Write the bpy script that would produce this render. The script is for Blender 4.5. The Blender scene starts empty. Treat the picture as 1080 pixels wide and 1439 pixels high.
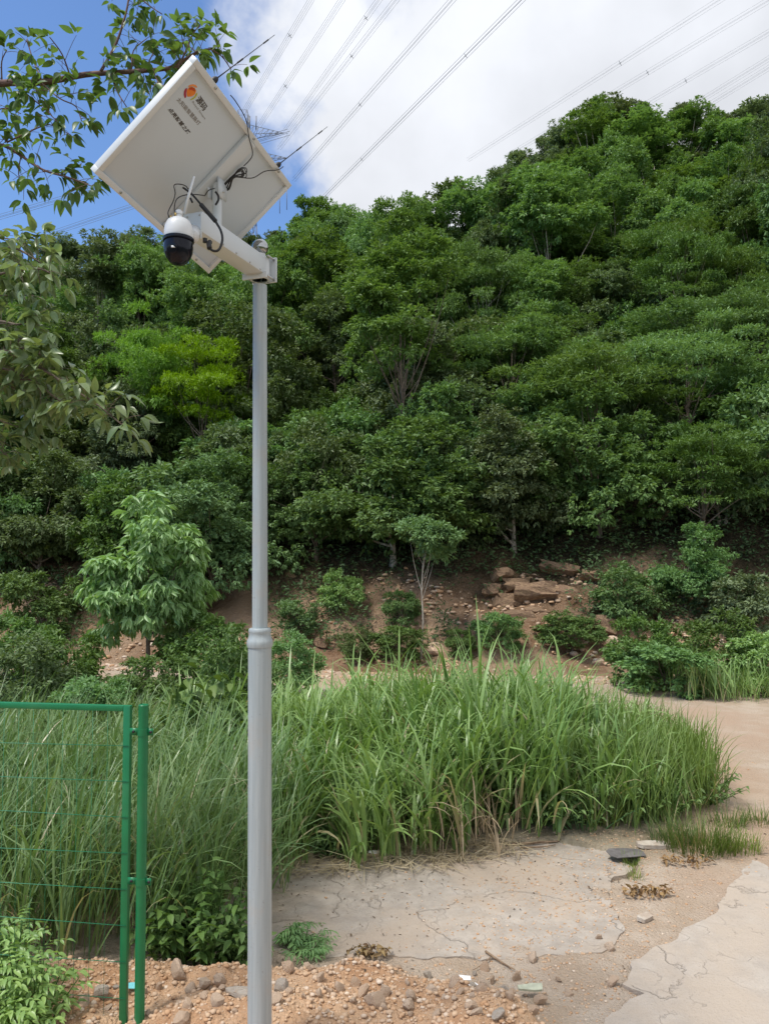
import bpy, bmesh, math, random
import numpy as np
from mathutils import Vector, Matrix

# ------------------------------------------------------------------ camera, sky, sun, exposure
sc = bpy.context.scene
COL = sc.collection
F = 1090.0                       # focal length in photograph pixels (1080 x 1439)
PITCH = math.radians(2.5)
EYE = Vector((0.0, 0.0, 2.6))
cam_d = bpy.data.cameras.new('camera'); cam = bpy.data.objects.new('camera', cam_d); COL.objects.link(cam)
cam.location = EYE; cam.rotation_euler = (math.pi/2 + PITCH, 0, 0)
cam_d.sensor_fit = 'VERTICAL'; cam_d.sensor_height = 24.0; cam_d.lens = 24.0*F/1439.0
cam_d.clip_start = 0.05; cam_d.clip_end = 5000
sc.camera = cam

SUN_EL = math.radians(63); SUN_AZ = math.radians(240)      # azimuth clockwise from +Y
sun_dir = Vector((math.sin(SUN_AZ)*math.cos(SUN_EL), math.cos(SUN_AZ)*math.cos(SUN_EL), math.sin(SUN_EL)))
sd = bpy.data.lights.new('sun', 'SUN'); sd.energy = 3.1; sd.angle = math.radians(14); sd.color = (1.0, .955, .88)
so = bpy.data.objects.new('sun', sd); COL.objects.link(so)
so.rotation_euler = (-sun_dir).to_track_quat('-Z', 'Y').to_euler(); so.location = (0, 0, 60)

w = bpy.data.worlds.new('World'); sc.world = w; w.use_nodes = True
nt = w.node_tree; N = nt.nodes; LK = nt.links; N.clear()
def wn(t, **k):
    n = N.new(t)
    for a, b in k.items(): setattr(n, a, b)
    return n
def wmath(op, a, b=None, c=None):
    n = wn('ShaderNodeMath', operation=op)
    for i, v in enumerate((a, b, c)):
        if v is None: continue
        if hasattr(v, 'default_value'): LK.new(v, n.inputs[i])
        else: n.inputs[i].default_value = v
    return n.outputs[0]
sky = wn('ShaderNodeTexSky', sky_type='NISHITA'); sky.sun_disc = False
sky.sun_elevation = SUN_EL; sky.sun_rotation = SUN_AZ; sky.air_density = 1.0; sky.dust_density = 0.5; sky.ozone_density = 2.0
tc = wn('ShaderNodeTexCoord')
nz1 = wn('ShaderNodeTexNoise'); nz1.inputs['Scale'].default_value = 3.6; nz1.inputs['Detail'].default_value = 7; nz1.inputs['Roughness'].default_value = .55
nz2 = wn('ShaderNodeTexNoise'); nz2.inputs['Scale'].default_value = 3.0; nz2.inputs['Detail'].default_value = 6
LK.new(tc.outputs['Generated'], nz1.inputs['Vector']); LK.new(tc.outputs['Generated'], nz2.inputs['Vector'])
dotn = wn('ShaderNodeVectorMath', operation='DOT_PRODUCT'); dotn.inputs[1].default_value = (.80, -.19, .56)
LK.new(tc.outputs['Generated'], dotn.inputs[0])
cl = wmath('ADD', wmath('MULTIPLY', dotn.outputs['Value'], 2.6), wmath('MULTIPLY', wmath('SUBTRACT', nz1.outputs['Fac'], .5), 2.7))
cmap = wn('ShaderNodeMapRange', interpolation_type='SMOOTHSTEP'); LK.new(cl, cmap.inputs[0])
cmap.inputs[1].default_value = -.10; cmap.inputs[2].default_value = .36
bright = wn('ShaderNodeMapRange'); LK.new(nz2.outputs['Fac'], bright.inputs[0])
bright.inputs[1].default_value = .34; bright.inputs[2].default_value = .66; bright.inputs[3].default_value = .74; bright.inputs[4].default_value = 1.08
ccol = wn('ShaderNodeVectorMath', operation='SCALE'); ccol.inputs[0].default_value = (6.5, 6.7, 7.15)
LK.new(bright.outputs[0], ccol.inputs['Scale'])
mix = wn('ShaderNodeMix', data_type='RGBA'); LK.new(cmap.outputs[0], mix.inputs['Factor'])
skyc = wn('ShaderNodeMix', data_type='RGBA', blend_type='MULTIPLY'); skyc.inputs['Factor'].default_value = 1
skyc.inputs['B'].default_value = (.95, 1.14, 1.38, 1)
LK.new(sky.outputs[0], skyc.inputs['A'])
LK.new(skyc.outputs['Result'], mix.inputs['A']); LK.new(ccol.outputs[0], mix.inputs['B'])
bg = wn('ShaderNodeBackground'); bg.inputs['Strength'].default_value = .115; LK.new(mix.outputs['Result'], bg.inputs['Color'])
wo = wn('ShaderNodeOutputWorld'); LK.new(bg.outputs[0], wo.inputs['Surface'])

vs = sc.view_settings; vs.view_transform = 'Standard'; vs.look = 'None'; vs.exposure = 0.3; vs.gamma = 1.0; vs.use_curve_mapping = False
sc.render.engine = 'CYCLES'
cy = sc.cycles; cy.max_bounces = 6; cy.diffuse_bounces = 4; cy.glossy_bounces = 2; cy.transmission_bounces = 4; cy.transparent_max_bounces = 4
cy.use_denoising = True

# ------------------------------------------------------------------ helpers
def ray(px, py):
    d = Vector(((px-540)/F, 1.0, (719.5-py)/F))
    c, s = math.cos(PITCH), math.sin(PITCH)
    return Vector((d.x, d.y*c - d.z*s, d.y*s + d.z*c))
def at(px, py, Y):
    r = ray(px, py); return EYE + r*(Y/r.y)
def gnd(px, py, z=0.0):
    r = ray(px, py); return EYE + r*((z-EYE.z)/r.z)
def proj(p):
    v = Vector(p)-EYE; c, s = math.cos(PITCH), math.sin(PITCH)
    d = v.y*c+v.z*s; u = -v.y*s+v.z*c
    return 540+F*v.x/d, 719.5-F*u/d

def hash2(i, j, seed):
    n = (i.astype(np.int64)*374761393 + j.astype(np.int64)*668265263 + seed*1274126177) & 0xFFFFFFFF
    n = ((n ^ (n >> 13))*1274126177) & 0xFFFFFFFF
    return ((n ^ (n >> 16)) & 0xFFFFFF)/float(0xFFFFFF)
def vnoise(x, y, seed=0):
    x = np.asarray(x, float); y = np.asarray(y, float)
    i = np.floor(x); j = np.floor(y); fx = x-i; fy = y-j
    fx = fx*fx*(3-2*fx); fy = fy*fy*(3-2*fy); i = i.astype(np.int64); j = j.astype(np.int64)
    a = hash2(i, j, seed); b = hash2(i+1, j, seed); c = hash2(i, j+1, seed); d = hash2(i+1, j+1, seed)
    return (a*(1-fx)+b*fx)*(1-fy)+(c*(1-fx)+d*fx)*fy
def fbm(x, y, seed=0, oct=4):
    r = 0; am = .5; fr = 1.0
    for o in range(oct):
        r = r + am*vnoise(np.asarray(x)*fr, np.asarray(y)*fr, seed+o*17); am *= .5; fr *= 2.03
    return r
def sstep(a, b, x):
    t = np.clip((np.asarray(x, float)-a)/(b-a), 0, 1); return t*t*(3-2*t)

def nrm(v): return v/np.maximum(np.linalg.norm(v, axis=-1, keepdims=True), 1e-9)

def make_mesh(name, V, polys, attrs=None, smooth=False):
    """V (n,3); polys = list of int arrays (m,k)"""
    me = bpy.data.meshes.new(name)
    V = np.ascontiguousarray(V, dtype=np.float32)
    me.vertices.add(len(V)); me.vertices.foreach_set('co', V.ravel())
    polys = [np.asarray(p, dtype=np.int32) for p in polys if len(p)]
    nl = sum(p.size for p in polys); npoly = sum(len(p) for p in polys)
    me.loops.add(nl); me.polygons.add(npoly)
    me.loops.foreach_set('vertex_index', np.concatenate([p.ravel() for p in polys]))
    st = []; o = 0
    for p in polys:
        st.append(o+np.arange(len(p), dtype=np.int32)*p.shape[1]); o += p.size
    me.polygons.foreach_set('loop_start', np.concatenate(st))
    if smooth: me.polygons.foreach_set('use_smooth', np.ones(npoly, dtype=bool))
    if attrs:
        for k, a in attrs.items():
            at_ = me.attributes.new(k, 'FLOAT', 'POINT'); at_.data.foreach_set('value', np.ascontiguousarray(a, dtype=np.float32))
    me.update(calc_edges=True); me.validate()
    return me

class MB:
    """collects geometry of ONE mesh"""
    def __init__(s): s.v = []; s.q = []; s.t = []; s.n = 0
    def add(s, V, q=None, t=None):
        V = np.asarray(V, float); s.v.append(V)
        if q is not None and len(q): s.q.append(np.asarray(q)+s.n)
        if t is not None and len(t): s.t.append(np.asarray(t)+s.n)
        s.n += len(V); return s
    def box(s, c, size, X=(1, 0, 0), Y=(0, 1, 0), Z=(0, 0, 1)):
        c = np.array(c, float); X, Y, Z = [np.array(a, float) for a in (X, Y, Z)]
        P = [c+X*size[0]*.5*i+Y*size[1]*.5*j+Z*size[2]*.5*k for i in (-1, 1) for j in (-1, 1) for k in (-1, 1)]
        return s.add(P, q=[(0, 1, 3, 2), (4, 6, 7, 5), (0, 4, 5, 1), (2, 3, 7, 6), (0, 2, 6, 4), (1, 5, 7, 3)])
    def tube(s, pts, rad, sides=8, caps=True):
        pts = np.array([tuple(p) for p in pts], float); n = len(pts)
        rad = np.broadcast_to(np.asarray(rad, float), (n,))
        T = np.gradient(pts, axis=0); T = nrm(T)
        ref = np.array([0, 0, 1.0]) if abs(T[0][2]) < .9 else np.array([1.0, 0, 0])
        V = []; a = np.arange(sides)*2*np.pi/sides
        A = np.cross(T[0], ref); A /= np.linalg.norm(A)
        for i in range(n):
            A = A-T[i]*A.dot(T[i]); A /= max(np.linalg.norm(A), 1e-9); B = np.cross(T[i], A)
            V.append(pts[i]+rad[i]*(np.cos(a)[:, None]*A+np.sin(a)[:, None]*B))
        V = np.concatenate(V); q = []
        for i in range(n-1):
            for k in range(sides):
                k2 = (k+1) % sides
                q.append((i*sides+k, i*sides+k2, (i+1)*sides+k2, (i+1)*sides+k))
        t = []
        if caps:
            V = np.concatenate([V, pts[:1], pts[-1:]]); c0 = n*sides
            for k in range(sides):
                k2 = (k+1) % sides
                t.append((c0, k2, k)); t.append((c0+1, (n-1)*sides+k, (n-1)*sides+k2))
        return s.add(V, q=q, t=t)
    def lathe(s, base, axis, prof, sides=32):
        """prof: (dist along axis, radius)"""
        base = np.array(tuple(base), float); ax = np.array(tuple(axis), float); ax /= np.linalg.norm(ax)
        ref = np.array([1.0, 0, 0]) if abs(ax[0]) < .9 else np.array([0, 1.0, 0])
        A = np.cross(ax, ref); A /= np.linalg.norm(A); B = np.cross(ax, A)
        a = np.arange(sides)*2*np.pi/sides; V = []; q = []
        for d, r in prof: V.append(base+ax*d+r*(np.cos(a)[:, None]*A+np.sin(a)[:, None]*B))
        for i in range(len(prof)-1):
            for k in range(sides):
                k2 = (k+1) % sides; q.append((i*sides+k, i*sides+k2, (i+1)*sides+k2, (i+1)*sides+k))
        return s.add(np.concatenate(V), q=q)
    def build(s, name, mat, parent=None, smooth=False, sharp=None):
        V = np.concatenate(s.v); pol = []
        if s.q: pol.append(np.concatenate(s.q))
        if s.t: pol.append(np.concatenate(s.t))
        me = make_mesh(name, V, pol, smooth=smooth)
        if smooth and sharp: me.set_sharp_from_angle(angle=math.radians(sharp))
        return link(name, me, mat, parent)

def link(name, me, mat, parent=None):
    o = bpy.data.objects.new(name, me); COL.objects.link(o)
    if mat is not None and me is not None and not me.materials: me.materials.append(mat)
    if parent is not None:
        o.parent = parent; o.matrix_parent_inverse = parent.matrix_world.inverted()
    return o
def tag(o, label=None, cat=None, group=None, kind=None):
    if label: o['label'] = label
    if cat: o['category'] = cat
    if group: o['group'] = group
    if kind: o['kind'] = kind
    return o
def empty(name, loc, label=None, cat=None, group=None):
    o = bpy.data.objects.new(name, None); COL.objects.link(o); o.location = loc
    o.empty_display_size = .1
    o.matrix_world = Matrix.Translation(loc)
    return tag(o, label, cat, group)
def bevel_box(name, size, bev, mat, parent, mtx, seg=2):
    bm = bmesh.new(); bmesh.ops.create_cube(bm, size=1.0)
    bmesh.ops.scale(bm, vec=size, verts=bm.verts)
    bmesh.ops.bevel(bm, geom=list(bm.edges), offset=bev, segments=seg, affect='EDGES', profile=.5)
    bm.transform(mtx); me = bpy.data.meshes.new(name); bm.to_mesh(me); bm.free()
    for p in me.polygons: p.use_smooth = True
    me.set_sharp_from_angle(angle=math.radians(35))
    return link(name, me, mat, parent)

# ------------------------------------------------------------------ materials
class NT:
    def __init__(s, name):
        s.m = bpy.data.materials.new(name); s.m.use_nodes = True; s.t = s.m.node_tree; s.t.nodes.clear()
        s.out = s.t.nodes.new('ShaderNodeOutputMaterial')
    def n(s, ty, ins=None, **k):
        x = s.t.nodes.new(ty)
        for a, b in k.items(): setattr(x, a, b)
        for a, b in (ins or {}).items():
            if isinstance(b, bpy.types.NodeSocket): s.t.links.new(b, x.inputs[a])
            else: x.inputs[a].default_value = b
        return x
    def math(s, op, a, b=0.0, clamp=False):
        return s.n('ShaderNodeMath', {0: a, 1: b}, operation=op, use_clamp=clamp).outputs[0]
    def mixc(s, f, a, b, mode='MIX'):
        return s.n('ShaderNodeMix', {'Factor': f, 'A': a, 'B': b}, data_type='RGBA', blend_type=mode).outputs['Result']
    def noise(s, vec, scale, detail=4, rough=.55):
        return s.n('ShaderNodeTexNoise', {'Vector': vec, 'Scale': scale, 'Detail': detail, 'Roughness': rough}).outputs['Fac']
    def ramp(s, f, a, b):
        return s.n('ShaderNodeMapRange', {0: f, 1: a, 2: b, 3: 0.0, 4: 1.0}, interpolation_type='SMOOTHSTEP').outputs[0]
    def surf(s, sh): s.t.links.new(sh, s.out.inputs['Surface']); return s.m
    def pos(s): return s.n('ShaderNodeNewGeometry').outputs['Position']
def c4(c): return (c[0], c[1], c[2], 1.0)

def leaf_mat(name, ca, cb, trans=.28, rough=.5, spec=.35, objvar=.25, cdead=None, dead=.0, hue=.486, sat=1.02):
    t = NT(name)
    r = t.n('ShaderNodeAttribute', attribute_name='rnd').outputs['Fac']
    oi = t.n('ShaderNodeObjectInfo').outputs['Random']
    col = t.mixc(r, c4(ca), c4(cb))
    if cdead: col = t.mixc(t.math('GREATER_THAN', r, 1-dead), col, c4(cdead))
    hsv = t.n('ShaderNodeHueSaturation', {'Hue': t.math('ADD', t.math('MULTIPLY', oi, .03), hue),
              'Saturation': t.math('ADD', t.math('MULTIPLY', oi, -.22), sat),
              'Value': t.math('ADD', t.math('MULTIPLY', oi, 2*objvar), 1-objvar), 'Color': col}).outputs[0]
    p = t.n('ShaderNodeBsdfPrincipled', {'Base Color': hsv, 'Roughness': rough, 'Specular IOR Level': spec})
    tcol = t.mixc(1.0, hsv, (1.25, 1.25, .55, 1), 'MULTIPLY')
    tr = t.n('ShaderNodeBsdfTranslucent', {'Color': tcol})
    return t.surf(t.n('ShaderNodeMixShader', {0: trans, 1: p.outputs[0], 2: tr.outputs[0]}).outputs[0])

def plain(name, col, rough=.5, metal=0.0, spec=.5, var=.06, bump=0.0, scale=20, dirt=None, dirtamt=0.0):
    t = NT(name); P = t.n('ShaderNodeTexCoord').outputs['Object']
    n1 = t.noise(P, scale, 5); n2 = t.noise(P, scale*.17, 3)
    f = t.math('ADD', t.math('MULTIPLY', n1, .5), t.math('MULTIPLY', n2, .5))
    lo = tuple(max(0, c*(1-var)) for c in col); hi = tuple(min(1, c*(1+var)) for c in col)
    base = t.mixc(t.ramp(f, .3, .7), c4(lo), c4(hi))
    if dirt:
        base = t.mixc(t.math('MULTIPLY', t.ramp(n2, .5, .72), dirtamt), base, c4(dirt))
    ins = {'Base Color': base, 'Roughness': t.math('ADD', t.math('MULTIPLY', n1, .2), rough-.1), 'Metallic': metal, 'Specular IOR Level': spec}
    if bump:
        ins['Normal'] = t.n('ShaderNodeBump', {'Strength': bump, 'Distance': .01, 'Height': n1}).outputs[0]
    return t.surf(t.n('ShaderNodeBsdfPrincipled', ins).outputs[0])

def bark_mat(name, ca, cb, scale=14):
    t = NT(name); P = t.n('ShaderNodeTexCoord').outputs['Object']
    st = t.n('ShaderNodeMapping', {'Vector': P, 'Scale': (1, 1, .25)}).outputs[0]
    n1 = t.noise(st, scale, 6, .65)
    col = t.mixc(t.ramp(n1, .35, .65), c4(ca), c4(cb))
    b = t.n('ShaderNodeBump', {'Strength': .6, 'Distance': .02, 'Height': n1}).outputs[0]
    return t.surf(t.n('ShaderNodeBsdfPrincipled', {'Base Color': col, 'Roughness': .85, 'Normal': b}).outputs[0])

def ground_mat():
    t = NT('dirt_ground'); P = t.pos()
    big = t.noise(P, .45, 4); mid = t.noise(P, 3.0, 6, .6); fin = t.noise(P, 38, 5, .7); grit = t.noise(P, 120, 3, .7)
    mound = t.n('ShaderNodeAttribute', attribute_name='mound').outputs['Fac']
    sand = t.mixc(t.ramp(mid, .35, .65), (.46, .355, .26, 1), (.55, .455, .36, 1))
    sand = t.mixc(t.ramp(big, .45, .62), sand, (.47, .34, .245, 1))
    org = t.mixc(t.ramp(mid, .35, .65), (.47, .27, .15, 1), (.60, .40, .25, 1))
    col = t.mixc(mound, sand, org)
    grav = t.mixc(t.ramp(grit, .4, .6), (.30, .225, .16, 1), (.62, .52, .42, 1))
    col = t.mixc(t.math('MULTIPLY', t.math('MULTIPLY', t.ramp(fin, .50, .62), .5), t.math('SUBTRACT', 1.0, t.math('MULTIPLY', mound, .6))), col, grav)
    turf = t.n('ShaderNodeAttribute', attribute_name='turf').outputs['Fac']
    col = t.mixc(turf, col, t.mixc(t.ramp(mid, .35, .65), (.055, .075, .03, 1), (.12, .13, .06, 1)))
    vor = t.n('ShaderNodeTexVoronoi', {'Vector': P, 'Scale': 55.0, 'Randomness': 1.0}, feature='F1')
    h = t.math('ADD', t.math('MULTIPLY', fin, .6), t.math('ADD', t.math('MULTIPLY', grit, .35), t.math('MULTIPLY', vor.outputs['Distance'], -.4)))
    b = t.n('ShaderNodeBump', {'Strength': 1.0, 'Distance': .03, 'Height': h}).outputs[0]
    return t.surf(t.n('ShaderNodeBsdfPrincipled', {'Base Color': col, 'Roughness': .95, 'Specular IOR Level': .15, 'Normal': b}).outputs[0])

def concrete_mat(name, ca, cb, cd):
    t = NT(name); P0 = t.pos()
    wv = t.n('ShaderNodeTexNoise', {'Vector': P0, 'Scale': 2.2, 'Detail': 5}).outputs['Color']
    P = t.n('ShaderNodeVectorMath', {0: P0, 1: t.n('ShaderNodeVectorMath', {0: wv, 'Scale': .8}, operation='SCALE').outputs[0]}, operation='ADD').outputs[0]
    big = t.noise(P0, .9, 5, .6); mid = t.noise(P0, 7, 6, .65); fin = t.noise(P0, 60, 5, .7)
    def vein(sc_, wd, seedv):
        q = t.n('ShaderNodeVectorMath', {0: P0, 1: (seedv, seedv*.7, 0)}, operation='ADD').outputs[0]
        return t.math('SUBTRACT', 1.0, t.ramp(t.math('ABSOLUTE', t.math('SUBTRACT', t.noise(q, sc_, 7, .5), .5)), 0.0, wd))
    line = t.math('MULTIPLY', vein(.75, .005, 3.0), t.ramp(mid, .36, .5))
    line2 = t.math('MULTIPLY', t.math('MAXIMUM', vein(1.1, .005, 11.0), vein(1.7, .004, 29.0)), t.ramp(mid, .45, .6))
    ln = t.math('MAXIMUM', line, t.math('MULTIPLY', line2, .45))
    col = t.mixc(t.ramp(mid, .3, .7), c4(ca), c4(cb))
    col = t.mixc(t.math('MULTIPLY', t.ramp(big, .44, .60), .9), col, c4(cd))
    col = t.mixc(t.math('MULTIPLY', t.ramp(fin, .56, .7), .35), col, (.22, .18, .14, 1))
    col = t.mixc(t.math('MULTIPLY', ln, .2), col, (.26, .205, .155, 1))
    h = t.math('ADD', t.math('MULTIPLY', fin, .35), t.math('ADD', t.math('MULTIPLY', mid, .9), t.math('MULTIPLY', ln, -.7)))
    b = t.n('ShaderNodeBump', {'Strength': .75, 'Distance': .025, 'Height': h}).outputs[0]
    return t.surf(t.n('ShaderNodeBsdfPrincipled', {'Base Color': col, 'Roughness': .9, 'Specular IOR Level': .2, 'Normal': b}).outputs[0])

def hill_mat():
    t = NT('hill_soil'); P = t.pos()
    big = t.noise(P, .35, 4); mid = t.noise(P, 2.2, 6, .65); fin = t.noise(P, 14, 5, .7)
    col = t.mixc(t.ramp(mid, .35, .65), (.20, .115, .065, 1), (.38, .24, .15, 1))
    col = t.mixc(t.math('MULTIPLY', t.ramp(big, .45, .6), .8), col, (.46, .32, .21, 1))
    col = t.mixc(t.math('MULTIPLY', t.ramp(fin, .5, .66), .5), col, (.44, .33, .24, 1))
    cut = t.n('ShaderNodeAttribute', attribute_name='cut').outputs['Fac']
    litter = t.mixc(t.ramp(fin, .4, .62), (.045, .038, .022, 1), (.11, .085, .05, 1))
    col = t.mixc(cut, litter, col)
    h = t.math('ADD', t.math('MULTIPLY', mid, 1.0), t.math('MULTIPLY', fin, .5))
    b = t.n('ShaderNodeBump', {'Strength': 1.0, 'Distance': .25, 'Height': h}).outputs[0]
    return t.surf(t.n('ShaderNodeBsdfPrincipled', {'Base Color': col, 'Roughness': .95, 'Specular IOR Level': .1, 'Normal': b}).outputs[0])

def rock_mat(name, ca, cb, cc):
    t = NT(name); P = t.n('ShaderNodeTexCoord').outputs['Object']; oi = t.n('ShaderNodeObjectInfo').outputs['Random']
    P = t.n('ShaderNodeVectorMath', {0: P, 1: t.n('ShaderNodeCombineXYZ', {0: t.math('MULTIPLY', oi, 37.0), 1: t.math('MULTIPLY', oi, 91.0)}).outputs[0]}, operation='ADD').outputs[0]
    n1 = t.noise(P, 6, 6, .65); n2 = t.noise(P, 30, 5, .7)
    col = t.mixc(oi, c4(ca), c4(cb)); col = t.mixc(t.ramp(n1, .42, .62), col, c4(cc))
    col = t.mixc(t.math('MULTIPLY', t.ramp(n2, .52, .72), .3), col, (.26, .19, .13, 1))
    b = t.n('ShaderNodeBump', {'Strength': .7, 'Distance': .03, 'Height': t.math('ADD', n1, t.math('MULTIPLY', n2, .5))}).outputs[0]
    return t.surf(t.n('ShaderNodeBsdfPrincipled', {'Base Color': col, 'Roughness': .9, 'Specular IOR Level': .2, 'Normal': b}).outputs[0])

M = {}
M['ground'] = ground_mat(); M['hill'] = hill_mat()
M['concrete'] = concrete_mat('cracked_concrete', (.34, .295, .25), (.46, .405, .345), (.45, .365, .285))
M['concrete2'] = concrete_mat('road_concrete', (.38, .33, .28), (.48, .425, .365), (.46, .385, .31))
M['stone'] = rock_mat('rubble_stone', (.54, .37, .25), (.64, .50, .38), (.58, .44, .32))
M['greystone'] = rock_mat('grey_stone', (.45, .40, .34), (.52, .47, .40), (.42, .34, .27))
M['cliff'] = rock_mat('cliff_rock', (.14, .085, .06), (.21, .135, .09), (.29, .20, .12))
M['white'] = plain('white_painted_steel', (.60, .635, .66), .38, var=.03, scale=6, dirt=(.52, .48, .40), dirtamt=.25)
M['sheet'] = plain('white_backsheet', (.57, .63, .69), .55, var=.025, scale=5, dirt=(.55, .52, .46), dirtamt=.3)
M['alu'] = plain('panel_frame_paint', (.66, .69, .71), .4, var=.03, scale=9, dirt=(.5, .47, .42), dirtamt=.2)
M['cells'] = plain('solar_cells', (.02, .03, .08), .15, var=.1)
M['grey_paint'] = plain('grey_pole_paint', (.355, .40, .405), .42, var=.05, scale=8, spec=.5, dirt=(.36, .33, .29), dirtamt=.35)
t = NT('grey_pole_paint_worn'); Pp = t.n('ShaderNodeTexCoord').outputs['Object']
stv = t.n('ShaderNodeMapping', {'Vector': Pp, 'Scale': (1, 1, .035)}).outputs[0]; s1 = t.noise(stv, 55, 5, .6); s2 = t.noise(Pp, 5, 5, .6); s3 = t.noise(Pp, 90, 3, .6)
pc_ = t.mixc(t.ramp(s1, .35, .68), (.33, .375, .385, 1), (.40, .445, .45, 1)); pc_ = t.mixc(t.math('MULTIPLY', t.ramp(s2, .5, .68), .35), pc_, (.42, .38, .33, 1)); pc_ = t.mixc(t.math('MULTIPLY', t.ramp(s3, .64, .72), .5), pc_, (.24, .22, .2, 1))
M['grey_paint'] = t.surf(t.n('ShaderNodeBsdfPrincipled', {'Base Color': pc_, 'Roughness': t.math('ADD', t.math('MULTIPLY', s2, .35), .25), 'Specular IOR Level': .5, 'Normal': t.n('ShaderNodeBump', {'Strength': .15, 'Distance': .004, 'Height': s3}).outputs[0]}).outputs[0])
M['chrome'] = plain('polished_steel_ball', (.42, .42, .41), .13, metal=1.0, var=.03)
M['camwhite'] = plain('camera_white_plastic', (.74, .75, .76), .35, var=.02)
M['black'] = plain('black_gloss_plastic', (.008, .009, .016), .14, var=.1, spec=.25)
M['rubber'] = plain('black_rubber', (.015, .015, .017), .55, var=.1)
M['brass'] = plain('brass_connector', (.7, .5, .2), .3, metal=1.0)
M['steel'] = plain('zinc_bolt', (.45, .45, .44), .35, metal=1.0)
M['green'] = plain('green_coated_steel', (.008, .17, .06), .38, var=.12, scale=10, spec=.5, dirt=(.10, .20, .10), dirtamt=.35)
M['greenw'] = plain('green_coated_wire', (.014, .18, .085), .45, var=.1)
M['wire'] = plain('conductor_wire', (.22, .23, .25), .5, metal=.3)
M['pylon'] = plain('galvanised_lattice', (.24, .25, .28), .55, metal=.2)
M['ink'] = plain('dark_print', (.07, .06, .055), .6)
M['ink2'] = plain('grey_print', (.22, .20, .185), .6)
M['bark'] = bark_mat('grey_brown_bark', (.10, .075, .055), (.24, .19, .15))
M['bark_pale'] = bark_mat('pale_bark', (.26, .22, .17), (.50, .45, .38))
M['bark_red'] = bark_mat('reddish_bark', (.10, .055, .045), (.20, .12, .095))
M['stick'] = bark_mat('dry_stick', (.16, .10, .06), (.32, .22, .14))
M['straw'] = leaf_mat('dry_straw', (.34, .25, .14), (.50, .40, .26), trans=.15, rough=.8, objvar=.05)
M['dryleaf'] = leaf_mat('dry_leaves', (.17, .10, .045), (.36, .25, .10), trans=.1, rough=.7, objvar=.05)
M['plastic'] = plain('white_plastic_scrap', (.80, .80, .80), .4)
M['tealplastic'] = plain('teal_plastic_scrap', (.18, .55, .60), .4)
M['board'] = plain('pale_board', (.46, .48, .36), .7, var=.2, scale=30)
M['darkscrap'] = plain('dark_felt_scrap', (.13, .12, .115), .85, var=.35, scale=25, bump=.6)
# foliage
M['lf_acacia'] = leaf_mat('acacia_leaves', (0.108, 0.223, 0.054), (0.206, 0.356, 0.081), .30)
M['lf_dark'] = leaf_mat('dark_leaves', (0.079, 0.164, 0.045), (0.166, 0.274, 0.066), .24, spec=.3)
M['lf_feather'] = leaf_mat('feathery_leaves', (0.092, 0.189, 0.050), (0.184, 0.308, 0.075), .30, spec=.25)
M['lf_olive'] = leaf_mat('olive_leaves', (.085, .145, .045), (.155, .225, .075), .26)
M['lf_grey'] = leaf_mat('grey_green_leaves', (0.113, 0.174, 0.077), (0.198, 0.263, 0.120), .22, rough=.55)
M['lf_lime'] = leaf_mat('lime_leaves', (.15, .27, .025), (.26, .42, .05), .36, objvar=.06, hue=.496, sat=1.1)
M['lf_young'] = leaf_mat('fresh_leaves', (0.164, 0.323, 0.090), (0.309, 0.503, 0.152), .28, rough=.4, spec=.5, objvar=.1, hue=.484, sat=1.02)
M['lf_shrub'] = leaf_mat('shrub_leaves', (0.088, 0.197, 0.047), (0.168, 0.314, 0.073), .28)
M['lf_weed'] = leaf_mat('weed_leaves', (.10, .19, .045), (.19, .30, .08), .3, objvar=.12)
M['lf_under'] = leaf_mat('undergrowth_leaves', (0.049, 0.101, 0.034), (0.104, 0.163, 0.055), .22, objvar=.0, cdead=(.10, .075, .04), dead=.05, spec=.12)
M['lf_near'] = leaf_mat('near_green_leaves', (0.070, 0.151, 0.037), (0.134, 0.237, 0.051), .42, rough=.38, spec=.5, objvar=.28)
M['lf_near2'] = leaf_mat('near_broad_leaves', (0.148, 0.237, 0.075), (0.260, 0.350, 0.122), .32, rough=.34, spec=.6, objvar=.28, hue=.497, sat=.9)
M['grass'] = leaf_mat('tall_grass_blades', (0.112, 0.227, 0.046), (0.330, 0.467, 0.132), .28, rough=.38, spec=.55, objvar=.0, cdead=(.42, .36, .2), dead=.06, hue=.485, sat=1.08)
M['grass_fine'] = leaf_mat('fine_grass_blades', (.11, .20, .03), (.22, .32, .06), .3, rough=.5, objvar=.0, cdead=(.42, .35, .18), dead=.07)
M['grass_tuft'] = leaf_mat('tuft_blades', (.07, .13, .03), (.15, .22, .06), .28, rough=.45, objvar=.0, cdead=(.36, .29, .16), dead=.1, hue=.485, sat=1.08)
M['grass_left'] = leaf_mat('arching_grass_blades', (0.087, 0.186, 0.043), (0.268, 0.373, 0.118), .28, rough=.38, spec=.55, objvar=.0, cdead=(.40, .35, .2), dead=.05, hue=.485, sat=1.08)

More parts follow.
